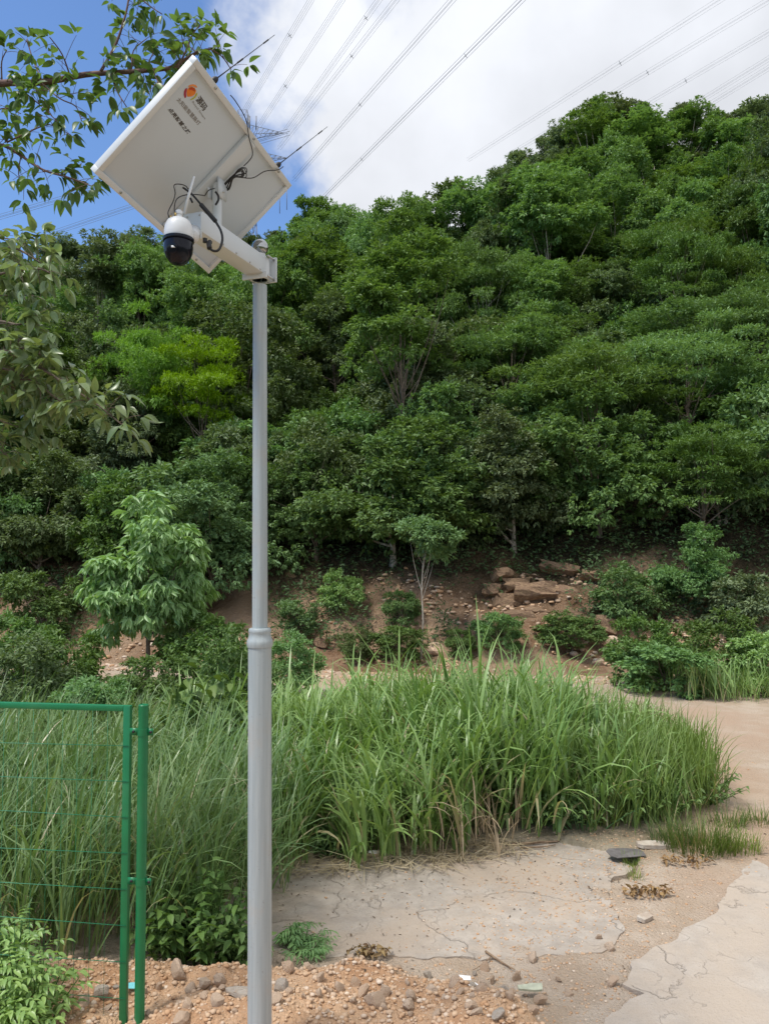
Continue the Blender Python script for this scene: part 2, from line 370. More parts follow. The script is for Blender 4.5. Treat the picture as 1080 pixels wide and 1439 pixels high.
# ------------------------------------------------------------------ terrain
_tt = [-.9, -.5, -.36, -.22, -.09, .09, .28, .42, .9]
_ss = [.36, .365, .385, .415, .46, .505, .60, .625, .56]
def bank_y(x):
    x = np.asarray(x, float)
    return 16.0 - .15*np.clip(x, -30, 14) + .7*(fbm(x*.35+9, x*0+3.3, 5)-.5)*2
def hill_z(x, y):
    x = np.asarray(x, float); y = np.asarray(y, float)
    d = y-bank_y(x)
    s = np.interp(x/np.maximum(y, 1), _tt, _ss)
    z = 1.9*sstep(-.2, 4.4, d) + s*np.maximum(d-3.2, 0) - .75*np.maximum(d-40, 0)*s
    z = z + (fbm(x*.22, y*.22, 11)-.47)*2.2*sstep(2, 8, d) + (fbm(x*1.1, y*1.1, 21)-.47)*.5*sstep(.1, 1.6, d)
    z = z + (fbm(x*3.7, y*3.7, 31, 3)-.45)*.42*sstep(.2, 1.0, d) - .22*sstep(.55, .8, fbm(x*2.3+.4*y, y*.35, 37, 3))*sstep(.2, 1, d)*(1-sstep(3.5, 5, d))
    return z - .5*(1-sstep(-1.2, .1, d))
def hz(x, y): return float(hill_z(np.array([x]), np.array([y]))[0])

def inside(X, Y, poly):
    r = np.zeros(len(X), bool); n = len(poly); j = n-1
    for i in range(n):
        xi, yi = poly[i]; xj, yj = poly[j]
        c = ((yi > Y) != (yj > Y)) & (X < (xj-xi)*(Y-yi)/(yj-yi+1e-12)+xi); r ^= c; j = i
    return r
SLAB_PX = [(250, 1215), (395, 1207), (480, 1196), (600, 1188), (700, 1180), (800, 1182), (875, 1197), (885, 1222), (840, 1240), (850, 1262), (870, 1290), (850, 1322), (780, 1342), (700, 1352), (610, 1350), (520, 1352), (450, 1338), (395, 1348), (250, 1352)]
SLABP = [(gnd(*p).x, gnd(*p).y) for p in SLAB_PX]
SLABP = [(x+(.95-x)*.09, y+(5.6-y)*.12) for x, y in SLABP]
pole_b = at(365.5, 1439, 3.8); pole_b = Vector((pole_b.x, 3.8, 0.0))
def ground_z(x, y):
    x = np.asarray(x, float); y = np.asarray(y, float); sh = x.shape
    jx = (fbm(x*2.1, y*2.1, 43)-.47)*.8; jy = (fbm(x*2.1+9, y*2.1, 44)-.47)*.5
    under = (inside((x+jx).ravel(), (y+jy).ravel(), SLABP)).reshape(sh)*1.0
    z = (fbm(x*.6, y*.6, 41)-.47)*.06 + (fbm(x*3, y*3, 51)-.47)*.035 + .024 - .055*under + (fbm(x*11, y*11, 53, 3)-.44)*.018
    m = mound_w(x, y)
    z = z + m*(.10 + .16*(fbm(x*2.2, y*2.2, 61)) + .10*(fbm(x*7, y*7, 71, 3)-.45) + .05*(fbm(x*19, y*19, 73, 2)-.4))
    # low rubble strip between the two concrete slabs
    z = z - .02*sstep(.5, 1.0, 1-np.abs(x-1.55-(y-4)*.42)/.9)*sstep(3.6, 4.2, y)*(1-sstep(6, 7, y))
    z = z + .18*sstep(0, 1, 1-np.abs(y-9.2)/3.2)*(1-sstep(2.6, 3.6, x))        # slight rise under the grass
    return z - 1.2*sstep(17.5, 24, y)
def mound_w(x, y):
    edge = 4.75 - .42*sstep(-.25, .9, x) - .5*sstep(.5, 1.2, x) + .25*(fbm(x*1.4, y*0+2, 81)-.47)*2
    return (1-sstep(-.22, .16, y-edge))*(1-sstep(.75, 1.25, x))
SLABF = [(gnd(*p).x, gnd(*p).y) for p in SLAB_PX]
def top_z(x, y):
    z = ground_z(x, y); return np.where(inside(np.asarray(x).ravel(), np.asarray(y).ravel(), SLABF).reshape(z.shape), np.maximum(z, .021), z)
def gz(x, y): return float(top_z(np.array([x]), np.array([y]))[0])

def grid_mesh(name, xs, ys, zf, mat, attrf=None):
    X, Y = np.meshgrid(xs, ys); Z = zf(X, Y); nx, ny = len(xs), len(ys)
    V = np.stack([X, Y, Z], -1).reshape(-1, 3)
    i = np.arange(nx*ny).reshape(ny, nx)
    q = np.stack([i[:-1, :-1], i[:-1, 1:], i[1:, 1:], i[1:, :-1]], -1).reshape(-1, 4)
    at_ = {k: f(X, Y).ravel() for k, f in attrf.items()} if attrf else None
    return link(name, make_mesh(name, V, [q], at_, smooth=True), mat)

xs = np.concatenate([[-900, -300, -100, -40], np.linspace(-16, -4.2, 26), np.arange(-4, 5.0, .035), np.linspace(5.2, 16, 28), [40, 100, 300, 900]])
ys = np.concatenate([[-900, -200, -50, -15, -4, 0, 2], np.arange(2.8, 7.2, .03), np.arange(7.2, 13, .12), np.linspace(13.2, 26, 30), [40, 100, 300, 1500]])
tag(grid_mesh('ground', xs, ys, ground_z, M['ground'], {'mound': mound_w, 'turf': lambda x, y: np.maximum(np.maximum(sstep(6.5, 10, np.abs(x-1.5)+.0*y)*(1-sstep(9, 11, y)*(x > 0)), 1-sstep(-3.0, .5, y)), sstep(0, 1, 1-np.abs(y-8.5)/3.5)*(1-sstep(2.2, 3.2, x))*sstep(6.2, 6.8, y)*.8)}), kind='structure')
hx = np.concatenate([[-420, -260, -160, -110, -80], np.linspace(-60, -14, 60), np.arange(-13.8, 14, .2), np.linspace(14.2, 60, 60), [80, 110, 160, 260, 420]])
hy = np.concatenate([np.arange(12.5, 26, .2), np.arange(26, 64, .7), [66, 70, 76, 84, 95, 110, 125, 140, 170, 210]])
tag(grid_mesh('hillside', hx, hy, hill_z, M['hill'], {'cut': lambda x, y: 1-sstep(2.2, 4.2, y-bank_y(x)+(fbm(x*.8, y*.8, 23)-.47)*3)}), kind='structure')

def slab(name, pts, z, thick, mat, seed, jag=.09):
    """broken concrete sheet with a ragged outline"""
    rng = random.Random(seed); out = []
    for i in range(len(pts)):
        a = Vector(pts[i]); b = Vector(pts[(i+1) % len(pts)]); L = (b-a).length
        n = max(1, int(L/.035)) if L < 4 else 2
        nn = Vector((-(b-a).y, (b-a).x)).normalized()
        for k in range(n):
            p = a.lerp(b, k/n); j = ((float(fbm(p.x*2.3+seed, p.y*2.3, seed, 5))-.47)*4.2*jag+(rng.random()-.5)*.012) if L < 4 else 0
            out.append((p.x+nn.x*j, p.y+nn.y*j))
    bm = bmesh.new()
    top = [bm.verts.new((x, y, z)) for x, y in out]; bot = [bm.verts.new((x*1.0+.01*(rng.random()-.5), y+.01*(rng.random()-.5), z-thick)) for x, y in out]
    f = bm.faces.new(top)
    n = len(out)
    for i in range(n): bm.faces.new((top[i], bot[i], bot[(i+1) % n], top[(i+1) % n]))
    bmesh.ops.triangulate(bm, faces=[f]); bmesh.ops.recalc_face_normals(bm, faces=bm.faces)
    me = bpy.data.meshes.new(name); bm.to_mesh(me); bm.free()
    return tag(link(name, me, mat), kind='structure')
def gp(px, py): p = gnd(px, py); return (p.x, p.y)
slab('concrete_slab', [gp(*p) for p in SLAB_PX], .021, .12, M['concrete'], 3)
slab('concrete_road', [gp(*p) for p in [(862, 1452), (905, 1405), (862, 1390), (884, 1358), (960, 1318), (1000, 1288), (1030, 1252), (1052, 1215), (1080, 1196), (1180, 1150), (1600, 1120), (2300, 1500), (1400, 2300), (800, 2000)]],
     .036, .2, M['concrete2'], 8, .06)

# ------------------------------------------------------------------ foliage generators
def leaf_geo(P, A, Nn, L, Wd, fold=.18, droop=.0):
    """diamond leaves folded on the midrib: P base, A axis, Nn normal"""
    n = len(P); A = nrm(A); S = nrm(np.cross(A, Nn)); U = np.cross(S, A)
    L = np.broadcast_to(L, (n,))[:, None]; Wd = np.broadcast_to(Wd, (n,))[:, None]
    tip = P+A*L-U*L*droop; m = P+A*L*.48
    l = m+S*Wd*.5+U*Wd*fold; r = m-S*Wd*.5+U*Wd*fold
    V = np.stack([P, r, tip, l], 1).reshape(-1, 3); b = np.arange(n)[:, None]*4
    return V, np.concatenate([b+np.array([0, 1, 2]), b+np.array([0, 2, 3])])

def rand_unit(rng, n):
    v = rng.normal(size=(n, 3)); return nrm(v)

def crown_pts(rng, R, nclump, rc, sprigs, leaves, flat, shell=.55, low=-.35, lobes=0):
    d = rand_unit(rng, nclump*3); d = d[d[:, 2] > low][:nclump]
    rad = shell+(1-shell)*rng.random(len(d))**.6
    rad *= .82+.4*rng.random(len(d))
    C = d*rad[:, None]*np.array(R)
    if lobes:                                                # clumps gather round a few big limbs: billowy, uneven outline
        ld = rand_unit(rng, lobes*4); ld = ld[ld[:, 2] > low*.8][:lobes]; LC = ld*np.array(R)*(.5+.35*rng.random((len(ld), 1)))
        LC[0] = np.array([.15, -.1, .62])*np.array(R)
        if lobes > 10: LC[1:7] = np.stack([np.cos(np.arange(6)*1.05), np.sin(np.arange(6)*1.05), np.full(6, -.62)], 1)*np.array(R)*.62
        lr = .34+.26*rng.random(len(LC)); k = rng.integers(len(LC), size=len(C))
        dd = rand_unit(rng, len(C)); dd[:, 2] = np.where(rng.random(len(C)) < .7, np.abs(dd[:, 2]), dd[:, 2])
        C = LC[k]+dd*(lr[k]*(.6+.4*rng.random(len(C))))[:, None]*np.array(R)
    rci = rc*(.65+.7*rng.random(len(C)))
    sd_ = rand_unit(rng, len(C)*sprigs).reshape(len(C), sprigs, 3)
    sd_[..., 2] = np.where(rng.random(sd_.shape[:2]) < .65, np.abs(sd_[..., 2]), sd_[..., 2])
    sr = rng.random((len(C), sprigs, 1))**.45
    S = C[:, None]+sd_*sr*rci[:, None, None]*np.array([1, 1, flat])
    outw = nrm(sd_*np.array([1, 1, .6])+.6*nrm(C)[:, None])
    return C, rci, S.reshape(-1, 3), outw.reshape(-1, 3)

def crown_mesh(name, seed, R, zc, nclump, rc, sprigs, leaves, L, W, flat, droop=.35, up=.8, shell=.55, low=-.35, spread=.5, fold=.18, lobes=0):
    rng = np.random.default_rng(seed)
    C, rci, S, O = crown_pts(rng, R, nclump, rc, sprigs, leaves, flat, shell, low, lobes)
    n = len(S)*leaves
    Pb = np.repeat(S, leaves, 0); Ob = np.repeat(O, leaves, 0)
    az = rand_unit(rng, n)
    A = nrm(Ob*.7+az*np.array([1, 1, .6])*.9+np.array([0, 0, -droop]))
    P = Pb+az*L*spread*rng.random((n, 1))
    Nn = nrm(np.array([0, 0, up])+rand_unit(rng, n)*.6+Ob*.35)
    ln = L*(.65+.7*rng.random(n)); V, t = leaf_geo(P, A, Nn, ln, W*ln/L, fold, droop*.3)
    V[:, 2] += zc
    sp = np.repeat(rng.random(len(S)), leaves)
    r = np.clip(.55*np.repeat(rng.random(n), 4)+.45*np.repeat(sp, 4), 0, 1)
    C = C.copy(); C[:, 2] += zc
    return make_mesh(name, V, [t], {'rnd': r}), C

def trunk_mesh(name, seed, H, r0, C, lean=.15, first=.35, sides=7, nb=30, stems=1):
    rng = np.random.default_rng(seed); mb = MB()
    for s in range(stems):
        a = rng.random()*6.28; off = np.array([math.cos(a), math.sin(a), 0])*(0 if stems == 1 else r0*2.2)
        n = 9; t = np.linspace(0, 1, n)
        wob = np.cumsum(rng.normal(size=(n, 2))*lean*H*.06, 0); wob -= wob[0]
        p = np.stack([off[0]*(1+2*t)+wob[:, 0], off[1]*(1+2*t)+wob[:, 1], t*H-.25*(t == 0)], 1)
        rad = r0*(1-.92*t)*(1+.5*np.exp(-t*14)); mb.tube(p, rad, sides+1)
        idx = rng.permutation(len(C))[:nb//stems]
        for i in idx:
            c = C[i]; hmax = min(.92, max(first+.05, (c[2]/H)*.75)); ts = first+(hmax-first)*rng.random()
            b = np.array([np.interp(ts, t, p[:, k]) for k in range(3)]); rr = np.interp(ts, t, rad)*.6
            m = (b+c)/2+np.array([0, 0, -.08*np.linalg.norm(c-b)])+rng.normal(size=3)*.05*np.linalg.norm(c-b)
            u = np.linspace(0, 1, 5)[:, None]
            q = (1-u)**2*b+2*u*(1-u)*m+u*u*c
            mb.tube(q, np.linspace(rr, rr*.18, 5), 5, caps=False)
    V = np.concatenate(mb.v); pol = [np.concatenate(mb.q)] + ([np.concatenate(mb.t)] if mb.t else [])
    return make_mesh(name, V, pol, smooth=True)

SPEC = {}
def species(key, n, seed, H, R, zc, nclump, rc, sprigs, leaves, L, W, flat, r0, tr=None, **k):
    SPEC[key] = []
    for i in range(n):
        cm, C = crown_mesh('crown', seed+i, R, zc, nclump, rc, sprigs, leaves, L, W, flat, **k)
        tm = trunk_mesh('trunk', seed+50+i, zc+R[2]*.12, r0, C, **(tr or {}))
        SPEC[key].append((cm, tm, H, R[0]))
# unit trees: H = total height, R = crown radii
species('acacia', 4, 100, 7.0, (2.5, 2.5, 2.9), 4.2, 70, .68, 32, 14, .155, .066, .62, .13, tr=dict(first=.3, nb=16), low=-.85, lobes=9)
species('airy', 3, 200, 8.6, (2.2, 2.2, 3.0), 5.4, 54, .56, 30, 13, .15, .062, .55, .10, tr=dict(first=.4, nb=20), shell=.35, low=-.9, lobes=8)
species('feather', 3, 300, 6.0, (2.7, 2.7, 1.9), 3.9, 46, .95, 60, 8, .15, .05, .16, .10, tr=dict(first=.3, nb=16), droop=.12, up=1.4, shell=.35, low=-.7)
species('dense', 3, 400, 4.8, (2.3, 2.3, 2.5), 2.3, 64, .68, 34, 13, .15, .074, .7, .11, tr=dict(first=.15, nb=10), low=-.97, lobes=16)
species('shrub', 3, 500, 2.4, (1.25, 1.25, 1.05), 1.25, 34, .42, 30, 9, .13, .06, .7, .045, tr=dict(first=.1, stems=3), low=-.8)
species('sapling', 1, 700, 6.4, (1.7, 1.7, 1.5), 4.6, 34, .55, 26, 11, .17, .07, .45, .06, tr=dict(first=.55, nb=8), low=-.7, lobes=5)
ICOL = {'acacia': 'lf_acacia', 'airy': 'lf_grey', 'feather': 'lf_feather', 'dense': 'lf_dark', 'shrub': 'lf_shrub'}

TREES = []; KEEP = []
def put_tree(key, var, X, Y, z, sc_h, sc_w, rot, leafm, barkm, name='tree'):
    cm, tm, H, R = SPEC[key][var % len(SPEC[key])]
    root = empty(name, (X, Y, z))
    for nm, me, mt in (('trunk', tm, barkm), ('crown', cm, leafm)):
        if not me.materials: me.materials.append(None)
        o = bpy.data.objects.new(nm, me); COL.objects.link(o); o.parent = root
        o.material_slots[0].link = 'OBJECT'; o.material_slots[0].material = M[mt]
    root.scale = (sc_w, sc_w, sc_h); root.rotation_euler = (0, 0, rot)
    return root
def tree_px(key, var, px, py_top, Y, w_px, leafm, barkm='bark', name='tree', rot=0.0, base=None, label=None, cat='tree', group=None, aspect=1.0, fix=False):
    """tree whose crown shows about px wide w_px with its top at py_top, standing at distance Y"""
    cm, tm, H, R = SPEC[key][var % len(SPEC[key])]
    if base is None and not fix:                             # stand it on the slope at the distance that gives natural proportions
        ysc = np.arange(16.6, 56, .2); pts = [at(px, py_top, y) for y in ysc]
        zs = hill_z(np.array([p.x for p in pts]), ysc); hh = np.array([p.z for p in pts])-zs
        a = np.where(hh > .2, np.abs(np.log(np.maximum(hh, .01)/H/((w_px*.5/F*ysc)/(R*1.12)*aspect))), 9)+np.where(zs < -.1, 9, 0)+.012*np.abs(ysc-Y)
        Y = float(ysc[np.argmin(a)])
    p = at(px, py_top, Y); z = (hz(p.x, Y) if base is None else base)-.1
    sh = (p.z-z)/H; sw = (w_px*.5/F*Y)/(R*1.12)
    o = put_tree(key, var, p.x, Y, z, sh, sw, rot, leafm, barkm, name)
    tag(o, label, cat, group); TREES.append((p.x, Y, w_px*.5/F*Y)); KEEP.append((px, py_top, w_px, Y)); return o

# ------------------------------------------------------------------ hill trees that stand out in the photograph
G_H = 'trees on the wooded hillside'
tree_px('feather', 0, 203, 432, 25.5, 150, 'lf_lime', name='broadleaf_tree', label='bright lime green tree on the hillside, left one of the lime pair', group=G_H, rot=.4, fix=True)
tree_px('feather', 1, 285, 466, 24.5, 150, 'lf_lime', name='broadleaf_tree', label='bright lime green tree on the hillside, right one of the lime pair beside the pole', group=G_H, rot=2.2, fix=True)
tree_px('airy', 0, 150, 345, 34, 170, 'lf_grey', 'bark_pale', 'eucalyptus_tree', label='tall grey green airy tree against blue sky left of the camera', group=G_H, fix=True)
tree_px('airy', 2, 560, 345, 26, 215, 'lf_acacia', 'bark', 'broadleaf_tree', label='large airy dark green tree in the centre of the hillside', group=G_H, rot=.6)
tree_px('acacia', 0, 470, 420, 28, 150, 'lf_olive', 'bark', 'broadleaf_tree', label='olive green round tree right of the pole, left of the large central tree', group=G_H, rot=.3)
tree_px('feather', 2, 830, 470, 30, 250, 'lf_feather', name='feathery_tree', label='wide layered feathery tree on the right middle slope, leftmost of three', group=G_H)
tree_px('feather', 0, 965, 440, 31, 230, 'lf_feather', name='feathery_tree', label='wide layered feathery tree on the right middle slope, middle one of three', group=G_H, rot=1.7)
tree_px('feather', 1, 1060, 400, 30, 200, 'lf_dark', name='feathery_tree', label='dark layered feathery tree cut by the right edge of the picture', group=G_H, rot=.9)
tree_px('dense', 0, 840, 570, 22.5, 200, 'lf_feather', name='broadleaf_tree', label='dark bushy tree above the exposed rock face, right of the centre', group=G_H, rot=.2)
tree_px('feather', 2, 985, 590, 22, 200, 'lf_shrub', name='feathery_tree', label='mid green layered tree with yellowish top on the right lower slope', group=G_H, rot=2.9)
tree_px('dense', 1, 720, 600, 23, 190, 'lf_grey', 'bark_pale', 'broadleaf_tree', label='grey green leafy tree above the rock face in the picture centre', group=G_H, rot=1.2)
tree_px('dense', 2, 960, 740, 18.6, 120, 'lf_shrub', name='broadleaf_tree', label='fresh green bushy tree at the hill foot on the right', group=G_H, rot=.5)
tree_px('acacia', 1, 860, 370, 36, 110, 'lf_olive', 'bark', 'broadleaf_tree', label='yellowish olive tree on the right upper slope', group=G_H, rot=.8)
tree_px('sapling', 0, 590, 722, 17.6, 118, 'lf_dark', 'bark_pale', 'sapling_tree', rot=2.4, label='slender young tree with thin pale trunk on the cut bank', group='young trees on the bank')
tree_px('dense', 2, 60, 640, 21, 190, 'lf_olive', name='broadleaf_tree', label='olive green bushy tree at far left above the overgrown verge', group=G_H, rot=1.9)
tree_px('dense', 0, 300, 660, 21.5, 190, 'lf_dark', name='broadleaf_tree', label='dark bushy tree directly behind the pole and the small fresh tree', group=G_H, rot=1.1)
tree_px('dense', 1, 170, 560, 25, 160, 'lf_grey', name='broadleaf_tree', label='dull grey green tree below the lime tree pair', group=G_H, rot=2.1)
tree_px('dense', 2, 445, 640, 21, 150, 'lf_dark', name='broadleaf_tree', label='dark bushy tree just right of the pole on the lower slope', group=G_H, rot=3.1)

# ------------------------------------------------------------------ the rest of the wood, tree by tree
SKIP = set([0, 1, 3, 5, 11, 12, 17, 18, 21, 24, 25, 28, 30, 32, 33, 35, 36, 37, 39, 44, 46, 48, 50, 51, 53, 56, 61, 62, 65, 68, 71, 74, 76, 77, 78, 80, 84, 85, 86, 89, 90, 91, 92, 93, 94, 95, 96, 97, 98, 99, 100, 102, 109, 111, 113, 115, 117, 120, 121, 123, 124, 126, 127, 128, 130, 131, 132, 133, 137, 138, 141, 142, 143, 145, 147, 149, 151, 152, 153, 156, 159, 160, 167, 170, 172, 173, 175, 177, 178, 179, 180, 181, 182, 185, 189, 190, 193, 194, 199, 200, 201, 203, 205, 207, 208, 209, 210, 212, 217, 219, 220, 222, 223, 225, 226, 229, 231, 232, 233, 235, 238, 239, 240, 242, 243, 244, 245, 246, 248, 250, 251, 252, 254, 257, 258, 261, 262, 265, 270, 273, 311, 316, 319, 320, 323, 324, 327, 333, 335, 337, 338, 342])      # would stand wholly behind other trees
rng = np.random.default_rng(77); cand = []
for k in range(9000):
    Y = 19.5+37*rng.random()**.8; tx = (rng.random()*2-1)*.60; X = tx*Y
    d = Y-float(bank_y(X))
    if d < 3.4 or d > 39: continue
    far = d > 22
    r = (1.7+1.1*rng.random()**1.5) if far else (1.35+.9*rng.random()**1.5)
    if any((X-a)**2+((Y-b)*1.25)**2 < (.61*(r+.85*min(c, 2.2)))**2 for a, b, c in TREES+[(q[0], q[1], q[2]) for q in cand]): continue
    cu, cv = proj((X, Y, hz(X, Y)+5.0)); cw = 2*r/Y*F
    if any(Y < kY and abs(cu-kx) < .5*(kw*.8+cw*.8) and cv < ky+.5*kw and kw > 90 and ky < 620 for kx, ky, kw, kY in KEEP): continue
    cand.append((X, Y, r, rng.random(), rng.random(), rng.random(), d))
rng = np.random.default_rng(78); n_big = len(cand); fill = []
for k in range(4000):
    Y = 19.2+16*rng.random(); X = (rng.random()*2-1)*.56*Y; d = Y-float(bank_y(X))
    if d < 3.0 or d > 17 or len(fill) >= 70: continue
    r = .8+.5*rng.random()
    if any((X-q[0])**2+(Y-q[1])**2 < (.5*(r+q[2]))**2 for q in cand+fill): continue
    if any((X-a)**2+(Y-b)**2 < (.45*(r+c))**2 for a, b, c in TREES): continue
    cu, cv = proj((X, Y, hz(X, Y)+2.4)); cw = 2*r/Y*F
    if any(Y < kY and abs(cu-kx) < .5*(kw*.8+cw*.8) and cv < ky+.6*kw and kw > 90 and ky < 700 for kx, ky, kw, kY in KEEP): continue
    fill.append((X, Y, r, 2.0, rng.random(), rng.random(), d))
cand += fill
rows = {}
for i, (X, Y, r, a, b, c, d) in enumerate(cand):
    t = X/Y
    if d > 33: zone = 'hill crest'
    elif d > 22: zone = 'upper slope'
    elif d > 11: zone = 'middle slope'
    else: zone = 'lower slope'
    if d > 30: key = 'airy' if a < .6 else 'acacia'
    elif d > 18: key = 'acacia' if a < .6 else ('feather' if a < .8 else 'dense')
    elif d > 9: key = 'feather' if (t > .1 and a < .55) else ('dense' if a < .6 else 'acacia')
    else: key = 'dense'
    if a == 2.0: key = 'shrub'
    if key == 'acacia': lm = 'lf_acacia' if b < .6 else ('lf_shrub' if b < .78 else ('lf_olive' if b < .9 else 'lf_dark'))
    elif key == 'airy': lm = 'lf_grey' if (b < .4 or t < -.2) else 'lf_acacia'
    elif key == 'feather': lm = 'lf_feather' if b < .6 else ('lf_dark' if b < .8 else 'lf_shrub')
    elif key == 'shrub': lm = 'lf_shrub' if b < .4 else ('lf_dark' if b < .7 else 'lf_olive')
    else: lm = 'lf_dark' if b < .4 else ('lf_olive' if b < .62 else ('lf_grey' if b < .8 else 'lf_feather'))
    zone += ' left of pole' if proj((X, Y, 10))[0] < 366 else (' right of pole' if proj((X, Y, 10))[0] < 720 else ' at far right')
    rows.setdefault((zone, key, lm), []).append((X/Y, i, X, Y, r, a, b, c, d))
KN = {'acacia': ('broadleaf_tree', 'round'), 'airy': ('slender_tree', 'slender'), 'feather': ('feathery_tree', 'layered feathery'), 'dense': ('bushy_tree', 'low bushy'), 'shrub': ('slope_shrub', 'small leafy')}
CN = {'lf_acacia': 'mid green', 'lf_shrub': 'fresh green', 'lf_olive': 'olive green', 'lf_dark': 'dark green', 'lf_grey': 'grey green', 'lf_feather': 'deep green'}
ORD = ['first', 'second', 'third', 'fourth', 'fifth', 'sixth', 'seventh', 'eighth', 'ninth', 'tenth', 'eleventh', 'twelfth', 'thirteenth', 'fourteenth', 'fifteenth', 'sixteenth', 'seventeenth', 'eighteenth', 'nineteenth', 'twentieth', 'twenty-first', 'twenty-second', 'twenty-third', 'twenty-fourth', 'twenty-fifth']
for (zone, key, lm), lst in rows.items():
    lst = [q for q in sorted(lst) if q[1] not in SKIP]
    for k, (_, i, X, Y, r, a, b, c, d) in enumerate(lst):
        cm, tm, H, R = SPEC[key][int(c*97) % len(SPEC[key])]
        sw = r/R*1.24
        hh = {'acacia': 6.3, 'airy': 7.6, 'feather': 5.2, 'dense': 4.2, 'shrub': 2.6}[key]*(.72+.62*c)
        if d < 9 and key != 'shrub': hh *= .8
        wd_ = 'shrub' if key == 'shrub' else 'tree'
        nm, desc = KN[key]
        o = put_tree(key, int(c*97), X, Y, hz(X, Y)-.15, hh/H, sw, c*40, lm, 'bark_pale' if (b*13) % 1 < .45 else 'bark', nm)
        pos = 'the only such one' if len(lst) == 1 else ORD[min(k, 24)]+' such from left'
        tag(o, f'{CN[lm]} {desc} {wd_}, {zone}, {pos}', wd_, G_H if wd_ == 'tree' else 'shrubs between the hillside trees')
        o['no'] = i

# ------------------------------------------------------------------ undergrowth on the hill (one mass)
def sprig_field(name, seed, n, leaves, xy, zf, hmax, L, W, mat, skip=None):
    rng = np.random.default_rng(seed); X, Y = xy(rng, n)
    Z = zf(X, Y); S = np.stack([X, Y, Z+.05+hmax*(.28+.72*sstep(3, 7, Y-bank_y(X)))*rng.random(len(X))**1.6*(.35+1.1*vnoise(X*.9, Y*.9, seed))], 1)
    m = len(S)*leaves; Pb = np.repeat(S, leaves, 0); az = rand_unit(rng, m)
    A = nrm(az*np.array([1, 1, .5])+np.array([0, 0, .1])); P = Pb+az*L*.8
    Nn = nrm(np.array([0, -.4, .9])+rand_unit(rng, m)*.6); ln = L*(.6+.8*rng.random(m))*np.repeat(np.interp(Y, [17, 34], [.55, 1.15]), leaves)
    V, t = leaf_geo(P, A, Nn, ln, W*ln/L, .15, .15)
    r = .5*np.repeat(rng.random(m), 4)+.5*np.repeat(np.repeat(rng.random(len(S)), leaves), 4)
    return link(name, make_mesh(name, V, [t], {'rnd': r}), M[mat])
def hill_xy(rng, n):
    Y = 17+42*rng.random(n*2)**1.5; X = (rng.random(n*2)*2-1)*.62*Y; d = Y-bank_y(X)
    pr = np.where(d < 3.4, sstep(.38, .5, fbm(X*.55, Y*.55, 401)), 1.0)*(d > 1.1)*(d < 42)
    k = rng.random(n*2) < pr; return X[k][:n], Y[k][:n]
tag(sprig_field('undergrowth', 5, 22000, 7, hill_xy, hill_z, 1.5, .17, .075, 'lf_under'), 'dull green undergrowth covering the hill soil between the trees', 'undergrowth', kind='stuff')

# ------------------------------------------------------------------ shrubs along the foot of the bank
G_S = 'shrubs along the foot of the bank'
def shrub_px(var, px, py_top, Y, w_px, leafm, label, base=None, name='shrub', rot=0.0, group=G_S):
    return tree_px('shrub', var, px, py_top, Y, w_px, leafm, 'bark', name, rot, base, label, 'shrub', group)
shrub_px(0, 480, 806, 17.8, 62, 'lf_young', 'bright fresh green shrub on the bank just right of the pole', rot=.3)
shrub_px(1, 562, 826, 18.2, 56, 'lf_dark', 'small dark shrub on the bank left of the pale sapling trunk', rot=1)
shrub_px(2, 560, 872, 17.2, 80, 'lf_dark', 'low dark shrub at the foot of the pale sapling', rot=2)
shrub_px(0, 500, 886, 17.0, 50, 'lf_olive', 'low olive shrub on the tan bank beside the pole', rot=2.7)
shrub_px(1, 645, 880, 17.0, 44, 'lf_dark', 'small round dark shrub alone on the bare tan bank', rot=.9)
shrub_px(2, 702, 852, 16.4, 72, 'lf_shrub', 'leafy green shrub in front of the exposed rock face', rot=1.6)
shrub_px(0, 800, 864, 16.0, 92, 'lf_dark', 'dark grassy shrub right of the exposed rock face', rot=.2)
shrub_px(1, 900, 858, 14.4, 100, 'lf_shrub', 'bright leafy shrub on the verge behind the dirt road, left of three', rot=.5, base=-.02)
shrub_px(2, 940, 892, 13.9, 150, 'lf_shrub', 'wide bright shrub on the verge behind the dirt road, middle of three', rot=1.3, base=-.02)
shrub_px(0, 1005, 866, 14.6, 120, 'lf_dark', 'darker shrub on the verge behind the dirt road, right of the bright ones', rot=2.2, base=-.02)
shrub_px(1, 1075, 880, 13.6, 110, 'lf_young', 'pale green shrub at the right edge behind the dirt road', rot=2.8, base=-.02)
shrub_px(2, 420, 836, 17.6, 60, 'lf_dark', 'dark shrub on the bank close behind the pole', rot=.7)
shrub_px(0, 408, 896, 13.4, 96, 'lf_shrub', 'green bushy shrub just right of the pole collar, above the tall grass', base=.1, rot=1.9)
shrub_px(1, 20, 852, 12.6, 130, 'lf_shrub', 'pale leafy shrub at the left edge above the fence', base=.1, rot=.4)
shrub_px(2, 90, 868, 12.0, 130, 'lf_shrub', 'rounded green shrub above the fence, left of the small tree', base=.1, rot=1.4)
shrub_px(0, 30, 905, 10.5, 150, 'lf_olive', 'low olive shrub at the left edge just above the fence rail', base=.1, rot=2.4)
shrub_px(1, 290, 850, 13.0, 130, 'lf_shrub', 'leafy shrub beside the small tree trunk, left of the pole', base=.1, rot=.1)
shrub_px(2, 215, 905, 11.2, 130, 'lf_dark', 'dark shrub at the foot of the small fresh green tree', base=.1, rot=3)
shrub_px(0, 330, 900, 9.6, 120, 'lf_dark', 'dark shrub against the pole below its collar', base=.1, rot=1.1)
shrub_px(2, 140, 935, 9.8, 120, 'lf_shrub', 'low green shrub behind the fence rail, below the gravel patch', base=.1, rot=1.7)
